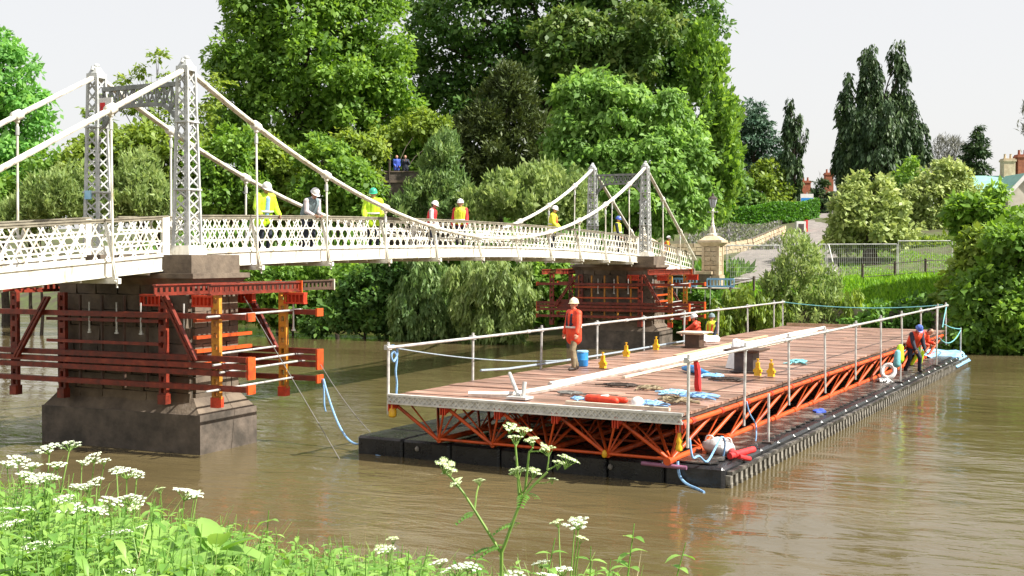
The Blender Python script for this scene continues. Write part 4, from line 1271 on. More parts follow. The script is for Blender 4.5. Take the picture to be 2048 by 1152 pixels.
def person(label, loc, facing, height=1.76, top='orangecloth', legs='navy', helmet='helmetwhite', vest=None, shirt=None,
           lean=0.0, side=0.0, hands=None, feet=None, headpitch=0.0, headyaw=0.0, voxel=.012, loose=.028, jacket_len=.80, tapes=True, hood=False, crouch=0.0, group=None, straps=None):
    """one continuous body (head, torso, limbs, five-fingered hands) with clothing as children; faces local +Y"""
    k = height / 1.76
    root = thing('person', label, 'person', loc, group, rz=facing)
    hz = .94 - crouch
    up = Matrix.Rotation(side, 3, 'Y') @ Matrix.Rotation(-lean, 3, 'X')
    pel = Vector((0, -.10 * math.sin(lean) - crouch * .25, hz))
    def U(x, y, z): return pel + up @ Vector((x, y, z - .94))
    feet = feet or (((-.11, .02)), ((.11, -.02)))
    hips = [Vector((-.09, pel.y, hz - .02)), Vector((.09, pel.y, hz - .02))]
    legsJ = []
    for i in (0, 1):
        ank = Vector((feet[i][0], feet[i][1] - .03, feet[i][2] if len(feet[i]) > 2 else .085))
        kn, an = ik(hips[i], ank, .43, .425, (0.1 * (-1 if i == 0 else 1), 1, 0))
        legsJ.append((hips[i], kn, an))
    sh = [U(-.185, 0, 1.43), U(.185, 0, 1.43)]
    hands = hands or ((-.27, .10, .86), (.27, .06, .86))
    arms = []
    for i in (0, 1):
        el, wr = ik(sh[i], hands[i], .29, .255, (.5 * (-1 if i == 0 else 1), -1, -.4))
        arms.append((sh[i], el, wr))
    neck0, neck1 = U(0, -.01, 1.46), U(0, .01, 1.54)
    hr = up @ Matrix.Rotation(headyaw, 3, 'Z') @ Matrix.Rotation(-headpitch, 3, 'X')
    hb = U(0, .005, 1.53)
    def Hd(x, y, z): return hb + hr @ Vector((x, y, z))
    b = MB()
    # torso, neck, head
    b.capsule(U(-.075, 0, .96), U(-.085, 0, 1.33), .105, .105, 12); b.capsule(U(.075, 0, .96), U(.085, 0, 1.33), .105, .105, 12)
    b.capsule(U(0, .01, .95), U(0, .02, 1.36), .115, .115, 12); b.capsule(sh[0], sh[1], .06, .06, 10)
    b.capsule(neck0, neck1, .058, .055, 10)
    b.capsule(Hd(0, -.01, .13), Hd(0, -.005, .155), .093, .095, 14); b.capsule(Hd(0, .035, .055), Hd(0, .03, .12), .052, .07, 12)
    b.capsule(Hd(0, .098, .105), Hd(0, .086, .145), .016, .011, 8); b.capsule(Hd(-.028, .085, .06), Hd(.028, .085, .06), .010, .010, 8)
    for sx in (-1, 1): b.capsule(Hd(sx * .093, -.005, .095), Hd(sx * .097, -.01, .135), .013, .017, 8); b.capsule(Hd(sx * .05, .06, .10), Hd(sx * .02, .075, .10), .022, .02, 8)
    for i in (0, 1):
        h_, kn, an = legsJ[i]
        b.capsule(h_, kn, .082, .058, 10); b.capsule(kn, an, .056, .038, 10); b.capsule(an + Vector((0, -.03, -.04)), an + Vector((0, .13, -.055)), .036, .03, 8)
        s_, el, wr = arms[i]
        b.capsule(s_, el, .050, .040, 10); b.capsule(el, wr, .040, .027, 10)
        d = (wr - el).normalized(); sd = Vector((1 if i == 0 else -1, 0, 0)); n_ = d.cross(Vector((0, 1, 0)))
        ac = Vector((0, 1, 0)) - d * d.y
        ac = ac.normalized() if ac.length > .2 else Vector((0, 0, 1)); pn = d.cross(ac).normalized() * (1 if i == 0 else -1)
        p1 = wr + d * .085
        b.capsule(wr + d * .02 - ac * .018, p1 - ac * .022, .021, .020, 8); b.capsule(wr + d * .02 + ac * .018, p1 + ac * .022, .021, .020, 8)
        for q, fl_ in enumerate((.068, .08, .074, .056)):
            f0 = p1 + ac * (.039 - .026 * q); f1 = f0 + d * fl_ * .55 + pn * .012; f2 = f1 + d * fl_ * .35 + pn * .03
            b.capsule(f0, f1, .0098, .0092, 6); b.capsule(f1, f2, .0092, .008, 6)
        t0 = wr + d * .03 + ac * .035; t1 = t0 + d * .035 + ac * .03 + pn * .012; t2 = t1 + d * .03 + pn * .012
        b.capsule(t0, t1, .012, .011, 6); b.capsule(t1, t2, .011, .009, 6)
    def soft(mb, name, m, vx=voxel, it=3, parent=root):
        mb.v = [(x * k, y * k, z * k) for (x, y, z) in mb.v]
        o = mb.build(name, m, parent, True, local=True)
        r_ = o.modifiers.new('remesh', 'REMESH'); r_.mode = 'VOXEL'; r_.voxel_size = vx; r_.use_smooth_shade = True
        s_ = o.modifiers.new('smooth', 'SMOOTH'); s_.iterations = it; s_.factor = .5
        return o
    soft(b, 'body', 'skin', voxel)
    for sx in (-1, 1):
        e = MB(); e.ball(Hd(sx * .034, .083, .125) * k, .011, 8, 5); e.build('eye', 'hair', root, True, local=True)
    # jacket
    L = loose; j = MB()
    jz = max(.72, .94 - (jacket_len - .6))
    j.capsule(U(-.08, 0, .97), U(-.09, 0, 1.34), .11 + L, .108 + L, 12); j.capsule(U(.08, 0, .97), U(.09, 0, 1.34), .11 + L, .108 + L, 12)
    j.capsule(U(0, .01, .95), U(0, .02, 1.37), .12 + L, .115 + L, 12); j.capsule(sh[0], sh[1], .062 + L, .062 + L, 10)
    if jacket_len > .62:
        j.capsule(U(-.085, 0, jz + .06), U(-.085, 0, 1.0), .112 + L, .112 + L, 12); j.capsule(U(.085, 0, jz + .06), U(.085, 0, 1.0), .112 + L, .112 + L, 12)
    j.capsule(neck0 + up @ Vector((0, -.01, -.02)), neck0 + up @ Vector((0, 0, .045)), .085, .075, 10)
    if hood: j.capsule(U(-.05, -.10, 1.45), U(.05, -.10, 1.45), .075, .075, 8)
    for i in (0, 1):
        s_, el, wr = arms[i]; j.capsule(s_, el, .055 + L, .047 + L * .9, 10); j.capsule(el, el.lerp(wr, .93), .047 + L * .9, .036 + L * .8, 10)
    soft(j, 'jacket', top, max(voxel, .013), 2)
    if shirt:
        s_ = MB(); s_.capsule(U(0, .075 + L, 1.02), U(0, .08 + L, 1.40), .075, .07, 10); soft(s_, 'shirt', shirt)
    if vest:
        v_ = MB(); L2 = L + .018
        v_.capsule(U(-.08, 0, 1.02), U(-.09, 0, 1.34), .115 + L2, .108 + L2, 12); v_.capsule(U(.08, 0, 1.02), U(.09, 0, 1.34), .115 + L2, .108 + L2, 12)
        v_.capsule(U(0, .01, 1.0), U(0, .02, 1.38), .12 + L2, .112 + L2, 12); v_.capsule(sh[0] * .8 + sh[1] * .2, sh[1] * .8 + sh[0] * .2, .066 + L2, .066 + L2, 10)
        soft(v_, 'vest', vest)
    if straps:
        s_ = MB()
        for sx in (-1, 1): s_.capsule(U(sx * .085, .13, 1.40), U(sx * .075, .155, 1.14), .034, .040, 8)
        s_.capsule(U(-.12, .14, 1.16), U(.12, .14, 1.16), .028, .028, 8)
        soft(s_, 'life_vest', straps)
    if tapes:
        tp = MB(); L3 = L + (.030 if vest else .012)
        for zz in (1.06,):
            n = 20
            for side_ in (0, 1):
                for q in range(n):
                    a = 2 * math.pi * q / n; tp.v.append(tuple(U((.205 + L3) * math.cos(a), .01 + (.135 + L3) * math.sin(a), zz + (.05 if side_ else 0)) * k))
            for q in range(n): tp.f.append((q, (q + 1) % n, n + (q + 1) % n, n + q))
        o = tp.build('reflective_band', 'reflect', root, True, local=True); o.modifiers.new('t', 'SOLIDIFY').thickness = .012
    # trousers, boots
    t_ = MB(); t_.capsule(U(-.07, 0, .90), U(.07, 0, .90), .115, .115, 12)
    for i in (0, 1):
        h_, kn, an = legsJ[i]; t_.capsule(h_, kn, .098, .074, 10); t_.capsule(kn, kn.lerp(an, .96), .074, .062, 10)
    soft(t_, 'trousers', legs, .014, 2)
    for i in (0, 1):
        an = legsJ[i][2]; bo = MB(); bo.capsule(an + Vector((0, -.02, .05)), an + Vector((0, -.02, -.03)), .056, .052, 10); bo.capsule(an + Vector((0, -.035, -.045)), an + Vector((0, .14, -.05)), .045, .04, 10)
        soft(bo, 'boot', 'boot', .014, 1)
    # hair and hard hat
    hh = MB(); hh.capsule(Hd(0, -.03, .12), Hd(0, -.02, .15), .092, .094, 10); soft(hh, 'hair', 'hair', .014, 1)
    if helmet:
        he = MB(); prof = [(.125, -.008), (.128, .0), (.118, .006), (.115, .035), (.10, .085), (.07, .12), (.03, .138), (.004, .141)]
        he.lathe(prof, (0, 0, 0), 16)
        hv = []
        for (x, y, z) in he.v:
            yy = y * 1.12
            if z < .004 and y > 0: yy += .045 * (y / .128)
            hv.append(tuple(Hd(x, yy - .01, z + .155) * k))
        he.v = hv
        rb = MB(); ho = he.build('helmet', helmet, root, True, local=True)
        rb.v = []; rb.tube([tuple(Hd(0, yy, .155 + zz) * k) for yy, zz in ((-.115, .05), (-.08, .11), (0, .145), (.06, .125), (.1, .07))], .012, 6)
        rb.build('ridge', helmet, ho, True, local=True)
    return root

def face_to(dx, dy): return math.atan2(-dx, dy)      # local +Y turned to (dx,dy)
# man in orange on the deck, half turned to the left
px, py = X_at(1148, 30.8), 30.8
person('man in orange jacket, khaki trousers and cream hard hat standing on the deck', (px, py, DZ), face_to(-.85, -.55), 1.80, 'orangecloth', 'khaki', 'helmetcream',
       hands=((-.36, .16, .92), (.38, .02, .90)), feet=((-.13, .12), (.12, -.14)), headyaw=.35, voxel=.009, loose=.038, jacket_len=.86, hood=True, straps='navy')
# on the footbridge
def on_bridge(s, v, lift=0): return BR(s, v, zlb(s) - .10 + lift)
FV = face_to(VB.x, VB.y)
def fd(a): return FV + R(a)
person('man in open lime coat and white hard hat leaning at the parapet near the tower', on_bridge(3.6, -.56), fd(-25), 1.80, 'lime', 'navy', 'helmetwhite', shirt='blueshirt',
       lean=.16, hands=((-.27, .27, .98), (.27, .30, .98)), headpitch=.35, loose=.045, jacket_len=.9)
person('man in grey vest and pale shirt with white hard hat bending over the parapet', on_bridge(5.65, -.62), fd(-20), 1.78, 'pinkshirt', 'navy', 'helmetwhite', vest='greyvest',
       lean=.5, hands=((-.10, .42, .98), (.14, .44, .98)), headpitch=.1, loose=.02, jacket_len=.62, tapes=False)
person('man in lime waterproofs and green hard hat behind the sagging cable', on_bridge(8.9, -.56), fd(-60), 1.80, 'lime', 'navy', 'helmetgreen',
       lean=.06, hands=((-.24, .2, .95), (.24, .24, .98)), headpitch=.2, loose=.045, jacket_len=.9, hood=True)
person('man in red life vest and white hard hat at midspan on the footbridge', on_bridge(14.6, -1.75), fd(15), 1.66, 'pinkshirt', 'navy', 'helmetwhite', vest='redcloth',
       lean=.15, hands=((-.24, .2, .92), (.26, .24, .95)), headpitch=.3, tapes=False, jacket_len=.62)
person('man in yellow vest with red sleeves and white hard hat at midspan', on_bridge(16.5, -1.6), fd(-70), 1.78, 'redcloth', 'navy', 'helmetwhite', vest='yellowcloth',
       lean=.08, hands=((-.24, .2, .92), (.27, .1, .9)), jacket_len=.62)
person('man in yellow jacket and orange harness by the far part of the parapet', on_bridge(22.4, -.55), fd(10), 1.80, 'yellowcloth', 'navy', 'helmetwhite',
       lean=.1, hands=((-.2, .25, .96), (.2, .26, .96)), straps='orangecloth', headpitch=.25, loose=.035)
person('man in yellow vest and blue hard hat beside the far tower', on_bridge(30.3, -.65), fd(5), 1.80, 'navy', 'navy', 'helmetblue', vest='yellowcloth', shirt='bluecloth',
       hands=((-.22, .15, .9), (.22, .15, .9)), headpitch=.2)
person('small figure in yellow and orange on the far approach of the bridge', on_bridge(37.6, -.7), fd(20), 1.55, 'yellow', 'navy', 'helmetwhite', vest='orangecloth', lean=.3, hands=((-.22, .2, .85), (.22, .25, .85)), voxel=.016)
# on the floats beyond the left edge
p = G(20.6, -.72, PZ)
person('man in orange waterproofs reaching out from the far left of the pontoon', p, face_to(-1, .35), 1.80, 'orangecloth', 'orangecloth', 'helmetwhite',
       hands=((-.10, .52, 1.12), (.12, .50, 1.05)), lean=.12, headpitch=.2, loose=.04, jacket_len=.86, hood=True)
p = G(22.2, -.72, PZ)
person('man in dark coat with yellow and orange vest at the far left of the pontoon', p, face_to(-.6, -.8), 1.74, 'navy', 'navy', 'greyvest', vest='yellowcloth', straps='orangecloth',
       hands=((-.2, .2, .9), (.25, .05, .9)))
# on the right walkway
p = G(21.4, 6.75, PZ)
person('man in dark overalls bending over in a blue hard hat on the walkway', p, face_to(.25, -.97), 1.76, 'navy', 'navy', 'helmetblue', vest='orangecloth',
       lean=.55, hands=((-.2, .40, .72), (.18, .42, .74)), feet=((-.2, .1), (.2, -.12)), headpitch=.2, jacket_len=.62, tapes=False, crouch=.06)
p = G(23.4, 6.5, PZ)
person('man in red and lime waterproofs stooping behind the blue hard hat', p, face_to(.75, -.6), 1.76, 'orangecloth', 'lime', None, 
       lean=.95, hands=((-.18, .55, .85), (.2, .5, .8)), feet=((-.16, .1), (.16, -.1)), jacket_len=.7, hood=True, crouch=.08)
# ================================================================== trees and shrubs
def crown_mesh(lobes, n, leaf, cr, style='broad', asp=.62, inner=.25, flat=.75, gap=.0, droop=.15):
    """lobes: rows (x,y,z,rx,ry,rz). Leaves gathered in clumps on and inside the lobes."""
    lob = np.array(lobes, dtype=float)
    # ragged outline: small boughs pushed out of every lobe
    dd = rdir(len(lob) * 4); src = np.repeat(lob, 4, axis=0); dd[:, 2] = dd[:, 2] * .8 + .15
    kk = rng.uniform(.16, .36, len(src))
    mini = np.concatenate([src[:, :3] + dd * src[:, 3:] * rng.uniform(.85, 1.12, len(src))[:, None], src[:, 3:] * kk[:, None]], 1)
    lob = np.concatenate([lob, mini])
    area = (lob[:, 3] * lob[:, 5] + lob[:, 3] * lob[:, 4] + lob[:, 4] * lob[:, 5])
    ncl = max(8, int(area.sum() * 4.2 / (cr * cr * 2.2)))
    which = rng.choice(len(lob), ncl, p=area / area.sum())
    d = rdir(ncl)
    rad = np.where(rng.random(ncl) < inner, rng.uniform(.35, .8, ncl), rng.uniform(.82, 1.04, ncl))
    c = lob[which, :3] + d * lob[which, 3:] * rad[:, None]
    # drop clumps buried deep inside another lobe
    keep = np.ones(ncl, bool)
    for L in lob:
        q = np.linalg.norm((c - L[:3]) / L[3:], axis=1)
        keep &= ~((q < .55) & (rng.random(ncl) < .8))
    if gap: keep &= rng.random(ncl) > gap
    c = c[keep]; d = d[keep]; ncl = len(c)
    ctint = rng.uniform(0, 1, ncl)
    csize = rng.uniform(.65, 1.35, ncl) * cr
    ci = rng.integers(0, ncl, n)
    o = rdir(n)
    rr_ = rng.uniform(.35, 1.0, n) ** .6
    up = np.array([0, 0, 1.0])
    off = o * (csize[ci] * rr_)[:, None]
    ln = leaf * np.clip(np.exp(rng.normal(-.06, .38, n)), .4, 1.9); wd = ln * asp * rng.uniform(.75, 1.2, n)
    if style == 'weep':
        off *= np.array([.55, .55, 1.5])
        A = np.array([0, 0, -1.0]) + .35 * rng.normal(size=(n, 3)) * np.array([1, 1, .3]) + d[ci] * .25
        N = d[ci] + .6 * rng.normal(size=(n, 3))
    elif style == 'spray':
        off *= np.array([1, 1, .8])
        A = d[ci] * .7 + up * .55 + .55 * rng.normal(size=(n, 3))
        N = up * .6 + d[ci] * .5 + .6 * rng.normal(size=(n, 3))
    elif style == 'tier':
        off *= np.array([1.2, 1.2, .35])
        A = d[ci] * np.array([1, 1, .2]) + .5 * rng.normal(size=(n, 3)) - up * .15
        N = up + .45 * rng.normal(size=(n, 3))
    elif style == 'upright':
        off *= np.array([.8, .8, 1.25])
        A = up * .9 + .55 * rng.normal(size=(n, 3)) + d[ci] * .3
        N = d[ci] + .7 * rng.normal(size=(n, 3))
    else:
        off *= np.array([1, 1, flat])
        A = o * .7 + .7 * rng.normal(size=(n, 3)) - up * droop
        N = o * .55 + up * .55 + d[ci] * .25 + .38 * rng.normal(size=(n, 3))
    P = c[ci] + off
    V, Q = kites(P, A, N, ln, wd)
    tint = np.clip(.55 * ctint[ci] + .45 * rng.random(n) + .0, 0, 1)
    return V, Q, tint

def trunk_mesh(base, lobes, r0, top=None):
    b = MB(); lob = np.array(lobes); base = Vector(base)
    cx, cy = lob[:, 0].mean(), lob[:, 1].mean(); zt = lob[:, 2].max()
    top = Vector((cx, cy, base.z + (zt - base.z) * .8)) if top is None else Vector(top)
    pts = [base - Vector((0, 0, .4))]; rr_ = [r0 * 1.35]
    for i in range(1, 7):
        f = i / 6; w = .12 * (top - base).length * .1
        pts.append(base.lerp(top, f) + Vector((random.uniform(-w, w), random.uniform(-w, w), 0))); rr_.append(r0 * (1.05 - .9 * f))
    b.tube(pts, rr_, 8)
    for L in lob:
        e = Vector(L[:3]); f = max(.25, min(.9, ((e.z - base.z) / max(top.z - base.z, .1)) * .62)); st = base.lerp(top, f)
        m = st.lerp(e, .5) + Vector((0, 0, (e - st).length * .08))
        q = r0 * (1 - .75 * f) * .6
        b.tube([st, m, e], [q, q * .6, q * .25], 6)
        for k in range(3):
            t = e + Vector(rdir(1)[0] * L[3:] * .85); b.tube([m.lerp(e, .6), m.lerp(t, .7), t], [q * .4, q * .25, q * .08], 5)
    return b

def plant(name, label, cat, D, lob, n, leaf, cr, lm, style='broad', r0=.3, group=None, trunk=True, base=None, dep=1.0, **kw):
    """crown lobes given as photograph column, row, half width, half height and depth offset; built at distance D"""
    L = []
    for q in lob:
        x, y, rx, ry = q[:4]; dd = q[4] if len(q) > 4 else random.uniform(-.12, .12) * rx / F * D * 2
        Dl = D + dd
        L.append((X_at(x, Dl), Dl, Z_at(y, Dl), rx * Dl / F, rx * Dl / F * dep * .95, ry * Dl / F))
    A = np.array(L)
    bx, by = (float(A[:, 0].mean()), float(A[:, 1].mean())) if base is None else (X_at(base, D), D)
    bz = float(far_h(bx, by))
    t = thing(name, label, cat, (bx, by, max(bz, 0)), group)
    V, Q, tint = crown_mesh(L, n, leaf, cr, style, **kw)
    # keep leaves above the ground and the water
    np_mesh('crown', V, Q, tint, LF[lm], t)
    if trunk:
        trunk_mesh((bx, by, bz), L, r0).build('trunk', 'bark', t, True)
    return t

# --- the big trees
plant('background_tree', 'mid green tree filling the gap behind the bastion', 'tree', 100,
      [(800, 290, 50, 40), (860, 270, 50, 45), (760, 270, 50, 45), (820, 220, 40, 35), (900, 320, 50, 40), (720, 320, 50, 40), (830, 340, 60, 40)], 15000, .4, .9, 'mid', r0=.3)
plant('chestnut_tree', 'tall bright green chestnut tree behind the near part of the bridge', 'tree', 86,
      [(600, 40, 120, 80), (505, 70, 62, 55), (690, 40, 80, 70), (640, 140, 130, 80), (525, 150, 85, 65), (735, 160, 75, 75), (470, 225, 52, 45), (575, 235, 95, 60), (680, 240, 95, 55),
       (640, -45, 120, 60), (462, 130, 36, 26), (765, 85, 50, 55), (530, 15, 70, 45), (720, -10, 60, 50), (610, 200, 80, 55), (450, 250, 36, 26), (780, 230, 50, 50)],
      76000, .33, .95, 'bright', r0=.55, gap=.12)
plant('giant_tree', 'giant dark green tree rising out of the top of the photo', 'tree', 98,
      [(1100, 10, 120, 90), (1240, -20, 130, 90), (1360, 20, 60, 75), (965, 40, 100, 70), (885, 95, 62, 55), (990, 130, 90, 55), (1150, 120, 100, 60), (1280, 110, 100, 65), (1375, 120, 55, 60),
       (850, 150, 45, 40), (905, 190, 55, 40), (1180, -100, 180, 70), (1320, 190, 75, 60), (1010, -60, 120, 60), (1050, 180, 80, 45), (1210, 170, 90, 45), (860, 40, 45, 45), (955, 235, 50, 35), (1395, 50, 35, 45), (1340, -70, 80, 60)],
      80000, .38, 1.2, 'dark', r0=.9, gap=.12, flat=.6)
plant('copper_tree', 'dark tree with rusty flower tips in front of the giant tree', 'tree', 92,
      [(1180, 90, 80, 45), (1265, 60, 80, 42), (1100, 110, 60, 34), (1210, 150, 80, 34), (1130, 60, 60, 34), (1260, 130, 60, 34)],
      17000, .40, 1.0, 'rusty', r0=.4, flat=.55)
plant('ivy_tree', 'tall narrow green tree on the right flank of the giant tree', 'tree', 92,
      [(1420, 180, 42, 70), (1440, 270, 40, 80), (1395, 250, 50, 80), (1450, 350, 34, 60), (1400, 120, 36, 50), (1420, 400, 45, 50)],
      17000, .36, .8, 'mid', 'upright', r0=.35)
plant('yew_tree', 'dark brownish yew tree left of the bright lime tree', 'tree', 79,
      [(1010, 225, 62, 62), (965, 290, 58, 62), (1045, 285, 62, 70), (925, 335, 38, 42), (1000, 345, 90, 50), (1025, 175, 40, 36), (940, 260, 30, 40), (1075, 340, 40, 50)],
      34000, .34, .55, 'yew', 'spray', r0=.35, asp=.3)
plant('lime_tree', 'bright fresh green lime tree behind the far towers', 'tree', 73,
      [(1155, 225, 62, 58), (1235, 225, 70, 55), (1310, 250, 62, 58), (1370, 310, 46, 66), (1180, 310, 75, 62), (1285, 335, 85, 70), (1388, 390, 38, 50), (1130, 285, 42, 60), (1240, 400, 95, 46), (1335, 415, 75, 46), (1200, 180, 40, 34)],
      66000, .31, .6, 'lime', r0=.4, droop=.8, asp=.55)
plant('pale_tree', 'pale feathery tree at the left edge of the photo', 'tree', 76,
      [(-40, 170, 70, 70), (20, 150, 55, 55), (50, 220, 50, 55), (-10, 280, 80, 70), (60, 320, 55, 50), (10, 105, 36, 34), (-90, 260, 80, 90), (70, 270, 36, 36), (30, 380, 70, 60)],
      18000, .34, .72, 'pale', r0=.3, gap=.32)
plant('pine_tree', 'sparse pine with thin bare branches between the near towers', 'tree', 74,
      [(315, 115, 14, 12), (290, 145, 18, 12), (340, 150, 16, 10), (260, 165, 20, 12), (305, 180, 26, 12), (235, 195, 24, 14), (345, 195, 20, 14), (280, 215, 30, 14), (375, 215, 26, 12), (200, 230, 26, 16), (440, 165, 26, 20), (425, 200, 24, 18), (330, 235, 36, 16), (410, 235, 24, 14)],
      3000, .28, .34, 'olive', 'tier', r0=.2, asp=.5, gap=.15, base=318)
plant('hawthorn_tree', 'yellowish green hawthorn behind the near towers', 'tree', 72,
      [(270, 300, 50, 36), (200, 310, 45, 36), (330, 310, 40, 38), (235, 275, 36, 26), (300, 275, 34, 24), (400, 310, 36, 38), (160, 330, 40, 36), (370, 340, 45, 36), (270, 350, 55, 36)],
      13000, .30, .6, 'olive', r0=.2)
plant('dark_elder', 'dark green elder low at the far left behind the bridge', 'shrub', 73,
      [(100, 350, 50, 40), (40, 400, 60, 40), (150, 390, 50, 40), (-40, 400, 60, 50)], 10000, .30, .55, 'mid', r0=.15)
# grey willows low on the left
plant('grey_willow', 'grey green willow bush left of the near towers', 'shrub', 66,
      [(110, 400, 60, 40), (60, 430, 55, 30), (150, 370, 36, 32), (20, 445, 50, 30)], 14000, .30, .42, 'willow', 'upright', r0=.12, asp=.3)
plant('grey_willow', 'grey green willow bush seen between the two near towers', 'shrub', 65,
      [(265, 385, 50, 50), (310, 400, 40, 45), (230, 415, 42, 36), (285, 345, 30, 30), (340, 425, 40, 30)], 15000, .30, .42, 'willow', 'upright', r0=.12, asp=.3)
# bushes behind the parapet
plant('round_bush', 'round green bush above the parapet just right of the near tower', 'shrub', 70,
      [(455, 330, 55, 45), (430, 400, 50, 45), (500, 390, 50, 45), (470, 280, 36, 28)], 13000, .28, .5, 'mid', r0=.15)
plant('round_bush', 'olive green bush behind the man in the lime coat', 'shrub', 72,
      [(545, 330, 50, 42), (590, 345, 45, 42), (560, 400, 60, 42), (520, 300, 34, 28)], 13000, .28, .5, 'olive', r0=.15)
plant('round_bush', 'dark green bush behind the second rod of the main cable', 'shrub', 69,
      [(650, 320, 50, 40), (690, 360, 50, 48), (640, 395, 55, 42), (720, 400, 45, 42)], 13000, .28, .5, 'mid', r0=.15)
plant('round_bush', 'sunlit bush below the two spectators on the bastion', 'shrub', 76,
      [(720, 300, 44, 34), (735, 335, 26, 34), (690, 300, 36, 28), (845, 250, 36, 26, 8), (880, 275, 36, 36, 8), (785, 268, 36, 22, 8)], 11000, .28, .5, 'olive', r0=.15)
plant('grey_willow', 'tall grey green willow right of the bastion wall', 'shrub', 69,
      [(875, 345, 34, 46), (860, 400, 48, 40), (905, 380, 34, 40), (885, 305, 28, 36), (805, 425, 34, 22)], 14000, .28, .42, 'willowdark', 'upright', r0=.12, asp=.32)
plant('laurel_bush', 'fresh green laurel bank left of the far towers', 'shrub', 68,
      [(1010, 390, 50, 36), (1075, 372, 50, 34), (1135, 378, 46, 34), (960, 420, 40, 28), (1090, 420, 75, 30), (1160, 420, 40, 34)], 18000, .28, .42, 'willow', 'upright', r0=.12, asp=.42)
# under the bridge along the far water edge
plant('bank_bush', 'bright bank growth seen under the bridge right of the near pier', 'shrub', 66,
      [(520, 560, 60, 32), (580, 585, 60, 34), (640, 590, 45, 36), (500, 610, 50, 30), (600, 540, 60, 26), (560, 625, 60, 22), (690, 560, 45, 30)], 16000, .26, .42, 'mid', r0=.1)
plant('bank_bush', 'dark hollow bush leaning over the water under midspan', 'shrub', 64,
      [(740, 580, 50, 45), (700, 620, 45, 36), (790, 545, 50, 36), (760, 635, 46, 28), (650, 640, 40, 24)], 14000, .26, .42, 'dark', r0=.1)
plant('bank_willow', 'sallow willow dipping into the river under midspan', 'shrub', 62,
      [(850, 560, 50, 45), (830, 620, 50, 40), (890, 610, 45, 45), (880, 650, 50, 26), (820, 655, 36, 20)], 18000, .26, .36, 'willowdark', 'weep', r0=.1, asp=.34)
plant('bank_willow', 'pale willow dipping into the river left of the far pier', 'shrub', 60,
      [(990, 575, 50, 50), (960, 625, 45, 40), (1025, 620, 40, 45), (1000, 655, 55, 26), (940, 560, 40, 36), (1050, 580, 30, 40)], 20000, .26, .36, 'willow', 'weep', r0=.1, asp=.34)
plant('bank_bush', 'shaded green growth behind the far pier falsework', 'shrub', 68,
      [(1120, 560, 60, 40), (1190, 570, 60, 40), (1250, 580, 50, 40), (1080, 545, 40, 34), (1160, 610, 70, 30)], 12000, .28, .5, 'mid', r0=.1)
plant('bank_bush', 'low rough growth on the bank beside the bridge end', 'shrub', 63,
      [(1400, 610, 40, 26), (1450, 620, 46, 30), (1510, 630, 40, 30), (1370, 640, 36, 24), (1480, 655, 50, 22)], 10000, .24, .36, 'bank', r0=.06)
plant('sapling_willow', 'loose yellow green willow growing on the bank behind the raft', 'shrub', 60,
      [(1600, 530, 40, 44), (1570, 580, 36, 46), (1640, 590, 40, 50), (1610, 640, 60, 36), (1660, 640, 34, 30), (1590, 500, 26, 26)], 12000, .24, .34, 'willow', 'upright', r0=.08, asp=.3)
plant('bank_bush', 'dark ivy growth hanging over the stone retaining wall', 'shrub', 58.5,
      [(1770, 640, 45, 28), (1830, 630, 50, 36), (1720, 655, 36, 16), (1880, 640, 45, 46)], 9000, .24, .36, 'bank', r0=.06)
plant('bank_bush', 'olive growth trailing over the stone wall left of the willow', 'shrub', 59.5,
      [(1490, 600, 40, 20), (1540, 625, 36, 30), (1450, 640, 40, 24), (1700, 610, 30, 16)], 9000, .24, .34, 'olive', 'weep', r0=.06, asp=.36)
# right edge of the photo
plant('river_alder', 'large dark green alder overhanging the river at the right edge', 'tree', 54,
      [(2000, 580, 56, 56), (2060, 530, 64, 56), (1970, 645, 50, 50), (2050, 640, 80, 70), (1935, 600, 30, 40), (2015, 490, 46, 36), (2110, 580, 80, 100), (1930, 690, 40, 30), (2010, 690, 60, 36), (2090, 470, 50, 40)], 25000, .28, .5, 'mid', r0=.22, gap=.34)
plant('young_sycamore', 'young sycamore with fresh leaves above the alder', 'tree', 60,
      [(1978, 405, 26, 26), (2015, 440, 34, 26), (1950, 440, 32, 32), (1920, 425, 22, 22), (2060, 455, 36, 26)], 6000, .32, .55, 'bright', r0=.12)
plant('hazel_bush', 'olive hazel bush at the fence end below the young sycamore', 'shrub', 57,
      [(1935, 530, 26, 30), (1915, 565, 22, 26), (1955, 490, 30, 30), (1905, 605, 22, 20)], 7000, .26, .4, 'olive', r0=.08)
plant('variegated_holly', 'cream variegated small tree with a dark trunk behind the fence', 'tree', 73,
      [(1735, 390, 45, 40), (1700, 430, 38, 40), (1770, 430, 40, 40), (1735, 460, 60, 34), (1690, 475, 30, 26), (1790, 475, 30, 26)], 17000, .28, .42, 'variegated', r0=.5, base=1740)
plant('variegated_holly', 'cream variegated small tree left of the green roofed house', 'tree', 88,
      [(1890, 360, 46, 36), (1850, 400, 45, 40), (1925, 400, 40, 40), (1880, 440, 60, 36), (1840, 460, 40, 30), (1915, 465, 36, 26)], 18000, .28, .42, 'variegated', r0=.28, base=1870)
plant('green_bush', 'green shrub between the two variegated trees', 'shrub', 90,
      [(1820, 360, 34, 34), (1810, 400, 36, 34), (1800, 440, 34, 30)], 6000, .28, .45, 'mid', r0=.12)
plant('shade_bush', 'olive bush under the variegated trees behind the fence', 'shrub', 80,
      [(1830, 495, 46, 22), (1890, 500, 50, 24), (1680, 495, 30, 18), (1780, 497, 36, 16)], 8000, .26, .4, 'olive', r0=.08)
